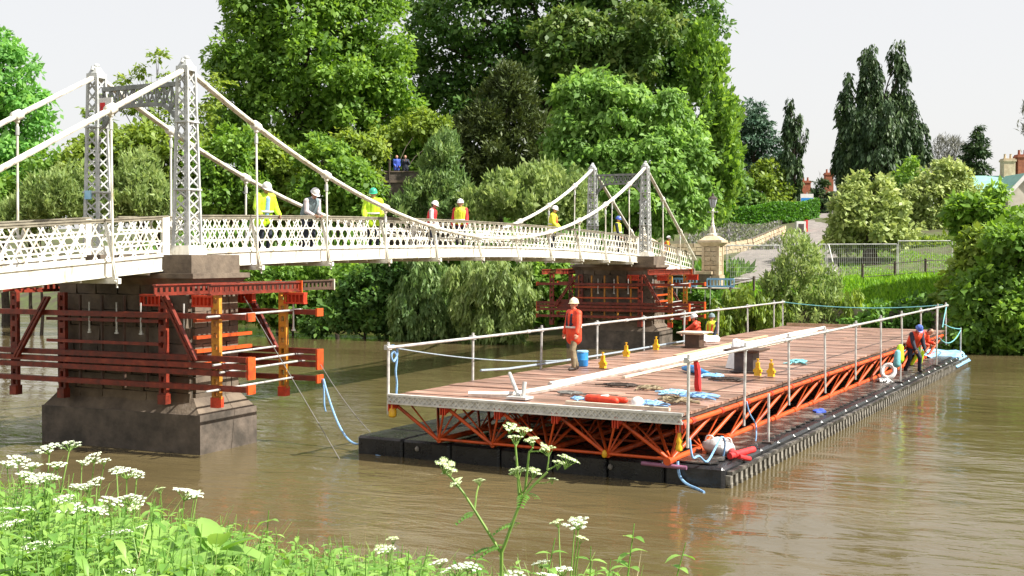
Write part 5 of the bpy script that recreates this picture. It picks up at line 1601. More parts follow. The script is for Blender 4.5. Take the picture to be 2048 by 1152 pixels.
# conifers against the sky
plant('weeping_cypress', 'tall dark weeping cypress with two ragged leaders', 'tree', 112,
      [(1735, 120, 16, 26), (1740, 170, 24, 36), (1738, 230, 26, 40), (1790, 120, 14, 24), (1798, 150, 14, 22), (1790, 210, 10, 30), (1692, 180, 10, 24), (1690, 225, 18, 34), (1815, 230, 22, 36), (1770, 250, 40, 50), (1710, 290, 38, 60), (1800, 300, 42, 66), (1750, 330, 60, 60), (1690, 340, 22, 40), (1840, 330, 18, 40), (1780, 380, 60, 40), (1700, 390, 30, 30), (1755, 270, 58, 56), (1705, 245, 26, 44), (1765, 215, 26, 30), (1835, 290, 18, 40), (1735, 200, 20, 50)],
      60000, .40, .55, 'cypress', 'weep', r0=.4, asp=.36, dep=.9)
plant('weeping_cypress', 'slim drooping cypress beside the blue cedar', 'tree', 108,
      [(1580, 225, 8, 18), (1580, 260, 14, 24), (1582, 300, 20, 36), (1580, 350, 22, 40), (1584, 395, 18, 30), (1598, 240, 7, 8), (1606, 265, 8, 7)], 9000, .36, .4, 'cypress', 'weep', r0=.2, asp=.34)
plant('cedar_tree', 'blue green cedar with layered branches right of the ivy tree', 'tree', 112,
      [(1500, 220, 26, 18), (1510, 250, 34, 18), (1500, 285, 42, 18), (1530, 310, 42, 16), (1495, 325, 36, 18), (1540, 275, 26, 12), (1480, 260, 20, 20), (1500, 360, 40, 24)], 13000, .36, .55, 'cedar', 'tier', r0=.35, asp=.36)
plant('round_tree', 'small rounded yellow green tree in front of the cedar', 'tree', 108,
      [(1535, 350, 32, 28), (1515, 385, 36, 30), (1555, 390, 30, 34), (1530, 410, 46, 22)], 10000, .28, .42, 'olive', r0=.15)
plant('dark_spruce', 'small dark spruce beyond the variegated trees', 'tree', 125,
      [(1951, 255, 5, 12), (1951, 275, 12, 12), (1950, 295, 18, 14), (1952, 320, 22, 18), (1950, 345, 26, 16)], 5000, .4, .45, 'cypress', 'tier', r0=.16, asp=.36)
plant('bare_tree', 'grey twiggy tree left of the dark spruce', 'tree', 132,
      [(1895, 300, 30, 20), (1915, 320, 28, 24), (1875, 325, 24, 22), (1900, 345, 40, 18)], 6000, .4, .5, 'bare', 'upright', r0=.14, asp=.14)
plant('small_conifer', 'small conifer with a bare leader beside the blue sign', 'tree', 104,
      [(1638, 345, 3, 10), (1640, 370, 9, 12), (1640, 392, 15, 16), (1642, 415, 20, 16)], 3500, .3, .35, 'cypress', 'tier', r0=.1, asp=.36)
plant('hedge_tree', 'dark evergreen behind the clipped hedge', 'tree', 106,
      [(1465, 380, 34, 36), (1450, 340, 24, 40), (1480, 410, 40, 24), (1435, 400, 30, 36)], 9000, .3, .5, 'dark', r0=.2)
plant('twig_tree', 'pale twigs poking in at the right edge of the sky', 'tree', 78,
      [(2052, 222, 12, 8), (2046, 255, 14, 9), (2070, 240, 20, 20), (2075, 300, 22, 22)], 500, .34, .5, 'bare', 'upright', r0=.1, asp=.2, base=2085)

# clipped hedge along the top of the flower slope
def hedge(label, pts, w, h, n, lm, zoff=0, name='clipped_hedge'):
    t = thing(name, label, 'hedge', (pts[0][0], pts[0][1], hq(*pts[0])))
    P = []; Nn = []
    seg = np.array(pts); L = np.linalg.norm(np.diff(seg, axis=0), axis=1); c = np.concatenate([[0], np.cumsum(L)]) / L.sum()
    f = rng.random(n); x = np.interp(f, c, seg[:, 0]); y = np.interp(f, c, seg[:, 1])
    a = rng.uniform(0, 1, n); side = rng.random(n)
    z = np.where(side < .65, a * h, h * rng.uniform(.9, 1.02, n)); yo = np.where(side < .65, -w / 2 + rng.uniform(-.12, .1, n), rng.uniform(-w / 2, w / 2, n))
    z = z + .08 * np.sin(x * 1.3)
    nn = np.where((side < .65)[:, None], np.array([[0, -1, .25]]), np.array([[0, -.1, 1]])) + .55 * rng.normal(size=(n, 3))
    P = np.stack([x, y + yo, far_h(x, y) + z], 1)
    V, Q = kites(P, rng.normal(size=(n, 3)), nn, .24 * rng.uniform(.7, 1.3, n), .15 * rng.uniform(.7, 1.3, n))
    np_mesh('foliage', V, Q, rng.random(n) * .8, LF[lm], t)
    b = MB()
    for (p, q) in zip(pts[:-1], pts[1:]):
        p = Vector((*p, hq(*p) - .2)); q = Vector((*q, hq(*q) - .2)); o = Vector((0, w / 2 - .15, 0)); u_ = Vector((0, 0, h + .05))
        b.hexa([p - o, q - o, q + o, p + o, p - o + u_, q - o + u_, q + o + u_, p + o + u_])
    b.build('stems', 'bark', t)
hedge('long clipped green hedge above the flower slope', [(X_at(1420, 95), 95), (X_at(1500, 95.5), 95.5), (X_at(1570, 97), 97), (X_at(1632, 99), 99)], 1.4, 1.45, 15000, 'hedge')

# ================================================================== ground cover on the far bank
def cover(name, label, cat, n, sampler, hgt, lm, lean=.35, wd=.12, lo=.5, clear=False):
    x, y = sampler(n); z = far_h(x, y); m = (z > .02) & ~(clear & (x > (1300 - 1024) / F * y))
    x, y, z = x[m], y[m], z[m]; n = len(x)
    A = np.array([0, 0, 1.0]) + lean * rng.normal(size=(n, 3)); N = rng.normal(size=(n, 3)) + np.array([0, -1, .2])
    h = hgt * rng.uniform(lo, 1.3, n)
    V, Q = kites(np.stack([x, y, z - .03], 1), A, N, h, h * wd + .04)
    return tag(np_mesh(name, V, Q, rng.random(n), LF[lm], None), label, cat, kind='stuff')
def sv_sampler(s0, s1, v0, v1):
    def f(n):
        v = rng.uniform(v0, v1, n); s = far_edge(v) + rng.uniform(s0, s1, n)
        return B0.x + UB.x * s + VB.x * v, B0.y + UB.y * s + VB.y * v
    return f
def off_path(f):
    pa = np.array(pp)
    def g(n):
        x, y = f(n); cx = np.interp(y, pa[:, 1], pa[:, 0]); w = np.interp(y, pa[:, 1], pa[:, 2]); k = (np.abs(x - cx) > w / 2 + .1) | (y < 65)
        return x[k], y[k]
    return g
cover('bank_grass', 'bright long grass on the bank above the retaining wall', 'grass', 34000, off_path(sv_sampler(.2, 6.5, 1, 16)), .38, 'grass')
cover('meadow_grass', 'short grass of the park behind the fence', 'grass', 30000, off_path(sv_sampler(6, 26, 1, 30)), .16, 'grass')
cover('undergrowth', 'rough green growth along the wooded far bank', 'undergrowth', 30000, sv_sampler(.1, 9, -48, 1), .9, 'bank', .5, .30)
cover('hill_growth', 'dense green growth on the slope under the trees', 'undergrowth', 30000, sv_sampler(8, 40, -60, 2), 1.3, 'bank', .6, .4, clear=True)
cover('flower_border', 'pale mauve and straw flower border on the slope', 'flowers', 16000, lambda n: (lambda yy, px: (X_at(px, yy), yy))(rng.uniform(81.5, 96, n), rng.uniform(1380, 1560, n)), .35, 'flowers', .5, .5)
# ================================================================== far bank furniture
def pillar(s_, v_, lab, lamplab):
    zb_ = 3.1; c = BR(s_, v_, 0)
    t = thing('gate_pillar', lab, 'pillar', BR(s_, v_, zb_), 'stone gate pillars at the far bridge end')
    def Fr(x, y, z): return BR(s_ + x, v_ + y, z)
    MB().box((-.52, -.52, zb_ - .4), (.52, .52, zb_ + .25), Fr).build('plinth', 'buff', t)
    MB().box((-.36, -.36, zb_ + .25), (.36, .36, zb_ + 1.78), Fr).build('shaft', 'mortar', t)
    z = zb_ + .27; k = 0
    while z < zb_ + 1.7:
        for sg in (-1, 1):
            for (ax, ay, off) in ((VB, UB, UB), (UB, VB, VB)):
                for q in ((-.21, .21) if k % 2 else (-.12, .28)):
                    w = .40 if k % 2 else (.56 if q < 0 else .24)
                    block(STN['buff'][0], BR(s_, v_, z + .12) + off * (sg * .375) + ax * q, w, .10, .225, ax, ay, t, 'block')
        z += .25; k += 1
    for sx in (-1, 1):
        for sy in (-1, 1):
            MB().box((sx * .40 - .07, sy * .40 - .07, zb_ + .25), (sx * .40 + .07, sy * .40 + .07, zb_ + 1.8), Fr).build('quoin', 'buff', t)
    b = MB(); b.frustum((-.46, -.46), (.46, .46), zb_ + 1.8, (-.66, -.66), (.66, .66), zb_ + 2.0, Fr); b.box((-.66, -.66, zb_ + 2.0), (.66, .66, zb_ + 2.12), Fr)
    b.frustum((-.6, -.6), (.6, .6), zb_ + 2.122, (-.28, -.28), (.28, .28), zb_ + 2.36, Fr); b.build('cap', 'buff', t)
    z0 = zb_ + 2.36; lt = thing('lamp_standard', lamplab, 'lamp', BR(s_, v_, z0), 'lamps on the gate pillars')
    MB().lathe([(.22, 0), (.24, .08), (.17, .14), (.16, .3), (.11, .5), (.075, .62), (.10, .66), (.06, .72), (.055, 1.3), (.09, 1.34), (.05, 1.4), (.06, 1.5)], BR(s_, v_, z0), 12).build('column', 'white', lt, True)
    b = MB(); b.tube([BR(s_, v_ - .24, z0 + 1.28), BR(s_, v_ + .24, z0 + 1.28)], .022, 6); b.ball(BR(s_, v_ - .26, z0 + 1.28), .04); b.ball(BR(s_, v_ + .26, z0 + 1.28), .04); b.build('ladder_bar', 'lampgrey', lt, True)
    MB().lathe([(.11, 0), (.23, .42), (.23, .44)], BR(s_, v_, z0 + 1.52), 6).build('lantern_glass', 'lampglass', lt)
    b = MB()
    for k in range(6):
        a = math.pi * k / 3; u_ = Vector((math.cos(a), math.sin(a), 0)); o = BR(s_, v_, z0 + 1.52); b.bar(o + u_ * .115, o + u_ * .235 + Vector((0, 0, .44)), .025, .02, u_)
    b.lathe([(.25, .44), (.26, .47), (.17, .57), (.06, .63), (.07, .68), (.02, .78)], BR(s_, v_, z0 + 1.52), 6); b.build('lantern_frame', 'darkbox', lt)
pillar(41.4, .75, 'stone gate pillar at the far bridge end nearest the fence', 'lamp standard on the gate pillar nearest the fence')
pillar(41.4, -3.2, 'stone gate pillar half hidden behind the far tower', 'lamp standard half hidden behind the far tower')

# temporary mesh fence
fx = [(1452, 66.5), (1560, 66.2), (1652, 66.0), (1795, 65.2), (1905, 64.6)]
gaps = ['mesh fence panel next to the gate pillar', 'mesh fence panel behind the bank willow', 'mesh fence panel right of the bank willow', 'mesh fence panel at the right end of the row']
for (a, b_, lab) in zip(fx[:-1], fx[1:], gaps):
    x0, x1 = X_at(a[0], a[1]) + .04, X_at(b_[0], b_[1]) - .04; y0, y1 = a[1], b_[1]
    z0 = min(hq(x0, y0), hq(x1, y1)) + .08; h = 1.95
    t = thing('fence_panel', lab, 'fence', ((x0 + x1) / 2, (y0 + y1) / 2, z0), 'temporary mesh fence panels')
    A_, B_ = Vector((x0, y0, z0)), Vector((x1, y1, z0)); up = Vector((0, 0, h))
    for p_ in (A_, B_): rod('upright', p_, p_ + up, .03, 'galv', t)
    rod('top_rail', A_ + up, B_ + up, .035, 'galv', t); rod('bottom_rail', A_ + Vector((0, 0, .1)), B_ + Vector((0, 0, .1)), .03, 'galv', t)
    m = MB(); nw = int((B_ - A_).length / .11)
    for k in range(1, nw):
        q = A_.lerp(B_, k / nw); m.bar(q + Vector((0, 0, .1)), q + up, .013, .008, (0, 1, 0))
    for k in range(1, 8): m.bar(A_ + up * k / 8, B_ + up * k / 8, .012, .008, (0, 1, 0))
    m.build('wire_mesh', 'galv', t)
    for p_ in (A_, B_):
        c = MB(); c.box((p_.x - .1, p_.y - .35, z0 - .06), (p_.x + .1, p_.y + .35, z0 + .07)); c.build('foot', 'darkbox', t)
t = thing('prop_pole', 'leaning galvanised prop bracing the fence right of the willow', 'pole', (X_at(1690, 65), 65, hq(X_at(1690, 65), 65)))
rod('tube', (X_at(1675, 65), 65, hq(X_at(1690, 65), 64.2) + .05), (X_at(1655, 66), 65.8, 5.0), .035, 'galv', t)
# low dark park railing behind the fence
t = thing('park_railing', 'low dark park railing behind the mesh fence', 'railing', (X_at(1700, 69), 69, 3.3))
for px_ in (1460, 1508, 1725, 1790, 1851, 1905):
    x = X_at(px_, 63.9); z = hq(x, 63.9); beam('post', (x, 63.9, z - .2), (x, 63.9, z + 1.05), .10, .10, 'timberdark', t)
for (p_, q_) in ((1460, 1508), (1725, 1790), (1790, 1851), (1851, 1905)):
    for hh_ in (.35, .95):
        x0, x1 = X_at(p_, 63.9), X_at(q_, 63.9); rod('rail', (x0, 63.86, hq(x0, 63.9) + hh_), (x1, 63.86, hq(x1, 63.9) + hh_), .022, 'darkbox', t)
# scaffold platform with blue barriers below the gate pillar
t = thing('scaffold_platform', 'white boarded scaffold platform below the gate pillar', 'scaffold', BR(39.4, 1.2, 2.6))
for k in range(4): beam('board', BR(38.4 + k * .25, -.8, 2.72), BR(38.4 + k * .25, 3.3, 2.72), .23, .045, 'timberpale', t)
for v_ in (-.6, 1.2, 3.0):
    for u_ in (38.35, 39.3): rod('leg', BR(u_, v_, .3), BR(u_, v_, 2.69), .025, 'galv', t)
for k, (va, vb_, lab) in enumerate(((-.7, .75, 'blue plastic barrier on the scaffold, left of the pair'), (1.3, 2.7, 'blue plastic barrier on the scaffold, right of the pair'))):
    t = thing('barrier', lab, 'barrier', BR(38.35, va, 2.75), 'blue barriers on the scaffold')
    b = MB(); b.bar(BR(38.35, va, 3.2), BR(38.35, vb_, 3.2), .10, .05, UB); b.bar(BR(38.35, va, 2.82), BR(38.35, vb_, 2.82), .10, .05, UB)
    for f in np.linspace(0, 1, 9): b.bar(BR(38.35, va + (vb_ - va) * f, 2.82), BR(38.35, va + (vb_ - va) * f, 3.2), .05, .035, UB)
    b.build('frame', 'paleblue', t)
    b = MB(); b.box((38.15, va + .1, 2.745), (38.55, va + .2, 2.79), BR); b.box((38.15, vb_ - .2, 2.745), (38.55, vb_ - .1, 2.79), BR); b.build('feet', 'darkbox', t)

# bastion with two spectators
bx0, bx1, by = X_at(770, 80), X_at(905, 80), 80
zt = 10.05
t = thing('bastion', 'brown stone bastion among the trees with two spectators on top', 'bastion', ((bx0 + bx1) / 2, by + 1.5, 5))
MB().box((bx0, by, 4.5), (bx1, by + 3.0, zt - .75)).build('wall', 'stone_dark', t)
MB().box((bx0 - .08, by - .08, zt - .75), (bx1 + .08, by + 3.0, zt - .6)).build('string_course', 'stone', t)
MB().box((bx0, by, zt - .6), (bx1, by + .3, zt - .05)).build('parapet', 'stone_dark', t)
MB().box((bx0 - .05, by - .05, zt - .05), (bx1 + .05, by + .35, zt + .03)).build('coping', 'stone', t)
person('spectator in a royal blue coat on the bastion among the trees', (X_at(794, 80.7), 80.7, zt - .6), face_to(.1, -1), 1.72, 'bluecloth', 'navy', None, hands=((-.2, .25, 1.0), (.1, .25, 1.0)), tapes=False, voxel=.018)
person('spectator in a dark coat on the bastion among the trees', (X_at(811, 80.7), 80.7, zt - .6), face_to(.2, -1), 1.72, 'navy', 'navy', None, hands=((-.15, .2, 1.35), (.1, .2, 1.35)), tapes=False, voxel=.018)

# small white and red bin on the path, blue sign, houses
x, y = X_at(1600, 90), 90; z = hq(x, y)
t = thing('litter_bin', 'small white and red bin at the top of the path', 'bin', (x, y, z))
MB().box((x - .35, y - .3, z), (x + .35, y + .3, z + .9)).build('body', 'helmetwhite', t); MB().box((x - .2, y - .32, z + .1), (x + .2, y - .302, z + .7)).build('opening', 'darkbox', t)
MB().box((x + .36, y - .3, z), (x + .5, y + .3, z + 1.0)).build('side_panel', 'redcloth', t)
x, y = X_at(1613, 102), 102; z = hq(x, y)
t = thing('road_sign', 'blue and white board on a post in front of the brick house', 'sign', (x, y, z))
rod('post', (x, y + .06, z - .2), (x, y + .06, Z_at(385, y)), .05, 'lampgrey', t)
MB().box((x - .55, y - .02, Z_at(405, y)), (x + .55, y + .02, Z_at(388, y))).build('board', 'helmetwhite', t)
MB().box((x - .5, y - .03, Z_at(404, y)), (x + .5, y - .022, Z_at(396, y))).build('blue_panel', 'blue', t)

def house(name, label, x0, x1, y0, dep, zb_, ze, zr, wallm, roofm, chim, wins):
    t = thing(name, label, 'house', ((x0 + x1) / 2, y0 + dep / 2, zb_))
    MB().box((x0, y0, zb_), (x1, y0 + dep, ze)).build('wall', wallm, t)
    r_ = MB(); e = .35; ym = y0 + dep / 2
    r_.v = [(x0 - e, y0 - e, ze), (x1 + e, y0 - e, ze), (x1 + e, y0 + dep + e, ze), (x0 - e, y0 + dep + e, ze), (x0 - e, ym, zr), (x1 + e, ym, zr)]
    r_.f = [(0, 1, 5, 4), (2, 3, 4, 5), (0, 4, 3), (1, 2, 5), (3, 2, 1, 0)]
    ro = r_.build('roof', roofm, t)
    for (cx, w, zt_, cm) in chim:
        c = MB(); c.box((cx - w / 2, ym - .5, zr - 1.2), (cx + w / 2, ym + .5, zt_)); c.box((cx - w / 2 - .08, ym - .58, zt_ - .3), (cx + w / 2 + .08, ym + .58, zt_ - .12))
        co = c.build('chimney', cm, ro)
        for q in (-.25, .25): MB().lathe([(.14, 0), (.11, .4), (.13, .45)], (cx + q * w, ym, zt_), 8).build('chimney_pot', cm, ro)
    for (wx, wz, w, h) in wins:
        f = MB().box((wx - w / 2, y0 - .06, wz), (wx + w / 2, y0 - .004, wz + h)).build('window', 'helmetwhite', t)
        for q in (-1, 1): MB().box((wx + q * w * .24 - w * .2, y0 - .07, wz + .1), (wx + q * w * .24 + w * .2, y0 - .062, wz + h - .1)).build('pane', 'glass_dark', f)
    return t
D1 = 150
house('brick_house', 'red brick house with tall chimneys beyond the small conifer', X_at(1570, D1), X_at(1672, D1), D1, 8, 7.5, Z_at(402, D1), Z_at(385, D1), 'brick', 'brownsteel',
      [(X_at(1610, D1 + 4), 1.1, Z_at(362, D1 + 4), 'brick'), (X_at(1656, D1 + 4), 1.0, Z_at(346, D1 + 4), 'brick'), (X_at(1592, D1 + 4), .9, Z_at(372, D1 + 4), 'brick')], [(X_at(1600, D1), 9.0, 1.0, 1.6), (X_at(1650, D1), 9.0, 1.0, 1.6)])
D2 = 112
h2 = house('green_roof_house', 'house with a pale green roof and buff chimneys at the right edge', X_at(1968, D2), X_at(2150, D2), D2, 8, 6.0, Z_at(395, D2), Z_at(346, D2), 'render_wall', 'copper',
      [(X_at(2013, D2 + 4), 1.1, Z_at(318, D2 + 4), 'buff'), (X_at(2041, D2 + 4), 1.1, Z_at(310, D2 + 4), 'brick')], [(X_at(2010, D2), 7.4, 1.1, 1.5)])
# gable with white bargeboards in front of the green roof
gx0, gx1, gy = X_at(2014, D2 - 2), X_at(2090, D2 - 2), D2 - 1.6
gze, gzr = Z_at(392, D2 - 2), Z_at(352, D2 - 2); gm = (gx0 + gx1) / 2
g_ = MB(); g_.v = [(gx0 + .2, gy, 6), (gx1 - .2, gy, 6), (gx1 - .2, gy, gze), (gm, gy, gzr - .1), (gx0 + .2, gy, gze), (gx0 + .2, gy + 3.6, 6), (gx1 - .2, gy + 3.6, 6), (gx1 - .2, gy + 3.6, gze), (gm, gy + 3.6, gzr - .1), (gx0 + .2, gy + 3.6, gze)]
g_.f = [(0, 1, 2, 3, 4), (9, 8, 7, 6, 5), (0, 4, 9, 5), (1, 6, 7, 2), (4, 3, 8, 9), (3, 2, 7, 8)]; g_.build('gable', 'render_wall', h2)
for (a, c) in (((gx0 - .2, gze - .2), (gm, gzr + .06)), ((gx1 + .2, gze - .2), (gm, gzr + .06))):
    b = MB(); b.bar((a[0], gy - .2, a[1]), (c[0], gy - .2, c[1]), .08, .34, (0, 0, 1)); b.build('bargeboard', 'helmetwhite', h2)
    b = MB(); b.hexa([(a[0], gy - .2, a[1] + .16), (c[0], gy - .2, c[1] + .16), (c[0], gy + 4.5, c[1] + .16), (a[0], gy + 4.5, a[1] + .16), (a[0], gy - .2, a[1] + .24), (c[0], gy - .2, c[1] + .24), (c[0], gy + 4.5, c[1] + .24), (a[0], gy + 4.5, a[1] + .24)]); b.build('gable_roof', 'copper', h2)

# ================================================================== foreground growth on the near bank
def leaf_shape(L, w, fold=.25, curl=.35, n=4):
    """pointed leaf along +X, 2 x n quads"""
    V = []; 
    for i in range(n + 1):
        f = i / n; ww = w * (math.sin(math.pi * min(f * .92 + .06, 1)) ** .8) * (1 - .25 * f) if 0 < i < n else (.02 * w)
        z = L * (.12 * f - curl * f * f)
        V += [(L * f, -ww / 2, z + fold * ww / 2), (L * f, 0, z), (L * f, ww / 2, z + fold * ww / 2)]
    Q = []
    for i in range(n):
        a = i * 3; Q += [(a, a + 1, a + 4, a + 3), (a + 1, a + 2, a + 5, a + 4)]
    return np.array(V), np.array(Q)

def rotz(V, a):
    c, s_ = math.cos(a), math.sin(a)
    return np.stack([V[:, 0] * c - V[:, 1] * s_, V[:, 0] * s_ + V[:, 1] * c, V[:, 2]], 1)
def tilt(V, a):     # raise the +X end
    c, s_ = math.cos(a), math.sin(a)
    return np.stack([V[:, 0] * c - V[:, 2] * s_, V[:, 1], V[:, 0] * s_ + V[:, 2] * c], 1)

def nettle(H, seed, L0=.11):
    """leaf and stem arrays of one leafy weed, unit placed at the origin"""
    r2 = random.Random(seed); VV = []; QQ = []; T = []; k = 0
    bend = (r2.uniform(-.15, .15), r2.uniform(-.15, .15)); lv = int(5 + H * 9)
    for i in range(lv):
        f = .18 + .82 * i / lv; sz = L0 * (1.15 - .6 * f) * r2.uniform(.85, 1.2); a0 = i * 1.57 + r2.uniform(-.3, .3)
        for sd in (0, math.pi):
            V, Q = leaf_shape(sz, sz * .52, .3, r2.uniform(.2, .6))
            V = rotz(tilt(V, r2.uniform(-.25, .5)), a0 + sd + r2.uniform(-.25, .25)) + np.array([bend[0] * f * f * H, bend[1] * f * f * H, f * H])
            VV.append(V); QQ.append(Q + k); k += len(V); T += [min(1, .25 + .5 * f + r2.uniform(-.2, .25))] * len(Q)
    b = MB(); b.tube([(bend[0] * f * f * H, bend[1] * f * f * H, f * H) for f in (0, .33, .66, 1)], [.006, .005, .004, .002], 4, False)
    sv_ = np.array(b.v); sq = np.array(b.f); VV.append(sv_); QQ.append(sq + k); T += [.6] * len(sq)
    return np.concatenate(VV), np.concatenate(QQ), np.array(T)

def grass_tuft(H, seed, nb=9):
    r2 = random.Random(seed); VV = []; QQ = []; T = []; k = 0
    for i in range(nb):
        a = r2.uniform(0, 6.28); L = H * r2.uniform(.6, 1.1); ln = r2.uniform(.2, .7); w = r2.uniform(.006, .012)
        pts = []
        for f in (0, .35, .7, 1):
            x = L * ln * f * f; z = L * (f - .3 * ln * f * f); ww = w * (1 - f * .9)
            pts += [(x, -ww, z), (x, ww, z)]
        V = rotz(np.array(pts), a); Q = np.array([(0, 1, 3, 2), (2, 3, 5, 4), (4, 5, 7, 6)])
        VV.append(V); QQ.append(Q + k); k += len(V); T += [r2.uniform(.3, 1)] * 3
    return np.concatenate(VV), np.concatenate(QQ), np.array(T)

TOPX = [-300, 0, 110, 200, 330, 420, 520, 640, 780, 900, 1010, 1100, 1250, 1330, 1400, 1500, 2600]
TOPY = [880, 908, 930, 968, 1012, 1035, 1058, 1085, 1088, 1108, 1095, 1095, 1075, 1090, 1140, 1200, 1200]
protoN = [nettle(1.0, k, .14) for k in range(6)]; protoG = [grass_tuft(1.0, k) for k in range(5)]
VV, QQ, TT = [], [], []; kk = 0
cnt = 0; tries = 0
while cnt < 4000 and tries < 40000:
    tries += 1
    Y = random.uniform(3.0, 9.5); px_ = random.uniform(-250, 1500) if random.random() < .35 else (random.uniform(-200, 480) if random.random() < .6 else random.uniform(560, 1360))
    X = X_at(px_, Y); gz = float(near_h(X, Y))
    if gz < .5: continue
    ty = np.interp(px_, TOPX, TOPY) + random.uniform(-12, 90)
    hz = CAMZ - (ty - HOR) * Y / F - gz
    if hz < .12: continue
    h = min(hz, random.uniform(.55, 1.1)) if px_ < 900 else min(hz, random.uniform(.35, .9))
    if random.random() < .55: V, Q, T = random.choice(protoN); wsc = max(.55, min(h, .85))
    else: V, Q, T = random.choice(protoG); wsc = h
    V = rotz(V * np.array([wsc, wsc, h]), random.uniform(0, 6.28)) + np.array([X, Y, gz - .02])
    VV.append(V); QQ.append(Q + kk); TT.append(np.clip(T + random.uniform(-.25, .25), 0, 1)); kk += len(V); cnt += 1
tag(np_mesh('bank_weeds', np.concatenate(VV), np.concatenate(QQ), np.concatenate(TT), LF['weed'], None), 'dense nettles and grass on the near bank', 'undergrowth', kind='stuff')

# dead stalks and straw among the green
sx = []; 
while len(sx) < 420:
    Y = random.uniform(3.5, 9); px_ = random.uniform(-200, 1350); X = X_at(px_, Y); gz = float(near_h(X, Y))
    hz = CAMZ - (np.interp(px_, TOPX, TOPY) + random.uniform(-30, 60) - HOR) * Y / F - gz
    if gz > .5 and hz > .15: sx.append((X, Y, gz, min(hz, random.uniform(.4, 1.1))))
sa = np.array(sx); ns = len(sa); A = np.array([0, 0, 1.0]) + .28 * rng.normal(size=(ns, 3)); Vq, Qq = kites(sa[:, :3], A, rng.normal(size=(ns, 3)), sa[:, 3], np.full(ns, .009))
tag(np_mesh('dead_stalks', Vq, Qq, rng.random(ns), LF['straw'], None), 'thin dead stalks standing among the green weeds', 'stalks', kind='stuff')

# leafy weeds that stand clear of the mass
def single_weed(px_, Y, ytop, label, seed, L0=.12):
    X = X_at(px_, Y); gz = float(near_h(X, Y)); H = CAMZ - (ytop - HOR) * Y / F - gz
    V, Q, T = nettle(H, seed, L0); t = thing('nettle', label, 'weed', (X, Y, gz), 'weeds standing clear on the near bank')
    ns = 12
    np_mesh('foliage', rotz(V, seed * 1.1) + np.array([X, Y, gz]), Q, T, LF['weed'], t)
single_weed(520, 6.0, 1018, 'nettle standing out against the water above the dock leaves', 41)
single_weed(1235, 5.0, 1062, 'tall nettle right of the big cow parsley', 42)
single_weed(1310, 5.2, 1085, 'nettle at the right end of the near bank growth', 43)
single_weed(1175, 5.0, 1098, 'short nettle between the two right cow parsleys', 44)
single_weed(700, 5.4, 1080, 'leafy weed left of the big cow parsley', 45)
single_weed(1050, 4.6, 1080, 'leafy weed at the foot of the big cow parsley', 46)
# broad dock leaves
def dock(px_, Y, py_, label, seed, n=7, L0=.24):
    X = X_at(px_, Y); z = CAMZ - (py_ - HOR) * Y / F; gz = float(near_h(X, Y)); t = thing('dock_plant', label, 'weed', (X, Y, gz), 'broad leaved docks on the near bank'); r2 = random.Random(seed)
    for i in range(n):
        V, Q = leaf_shape(L0 * r2.uniform(.7, 1.15), L0 * .45, .3, r2.uniform(.15, .5), 6)
        V = rotz(tilt(V, r2.uniform(.1, .9)), i * 2.4 + r2.uniform(-.3, .3)) + np.array([X, Y, z - .08 + r2.uniform(-.05, .05)])
        np_mesh('leaf', V, Q, np.full(len(Q), r2.uniform(.45, 1)), LF['weed'], t)
    MB().tube([(X, Y, gz), (X + .01, Y, (gz + z) / 2), (X, Y, z - .06)], [.012, .01, .008], 6).build('stem', 'stem', t, True)
dock(300, 5.2, 1100, 'dock with broad pale leaves left of centre on the near bank', 1)
dock(430, 5.0, 1085, 'dock with broad leaves below the standing nettle', 2)
dock(350, 4.6, 1135, 'dock with broad leaves at the very bottom of the photo', 3)

# cow parsley
UM = []
def umbel_arrays(seed, R0=.075, nu=13):
    """white compound umbel: rays, umbellets of tiny florets"""
    r2 = random.Random(seed); st = MB(); fl_ = MB()
    for i in range(nu):
        a = i * 2.4; rr2 = R0 * math.sqrt((i + .5) / nu); c = Vector((rr2 * math.cos(a), rr2 * math.sin(a), .055 - .25 * rr2 * rr2 / R0 + r2.uniform(-.004, .004)))
        st.tube([(0, 0, 0), c * .6 + Vector((0, 0, .004)), c], [.0022, .0018, .0014], 4, False)
        for j in range(11):
            b = j * 2.4; q = .0165 * math.sqrt((j + .5) / 11); p = c + Vector((q * math.cos(b), q * math.sin(b), .004 - 6 * q * q + r2.uniform(-.001, .001))); w = r2.uniform(.0045, .0068)
            k = len(fl_.v); tl = Vector((q * math.cos(b), q * math.sin(b), .012)).normalized(); x = tl.orthogonal().normalized(); y = tl.cross(x)
            fl_.v += [tuple(p + x * w), tuple(p + y * w), tuple(p - x * w), tuple(p - y * w), tuple(p - tl * .004)]
            fl_.f += [(k, k + 1, k + 2, k + 3), (k, k + 4, k + 1), (k + 1, k + 4, k + 2), (k + 2, k + 4, k + 3), (k + 3, k + 4, k)]
    return st, fl_
def mk(b, name, m):
    me = bpy.data.meshes.new(name); me.from_pydata(b.v, [], b.f); me.materials.append(MT[m]); return me
UM = []
for k in range(4):
    st, fl_ = umbel_arrays(k, .075 if k < 3 else .045, 13 if k < 3 else 8); UM.append((mk(st, 'rays', 'stem'), mk(fl_, 'umbel', 'flower' if k < 3 else 'greenflower')))
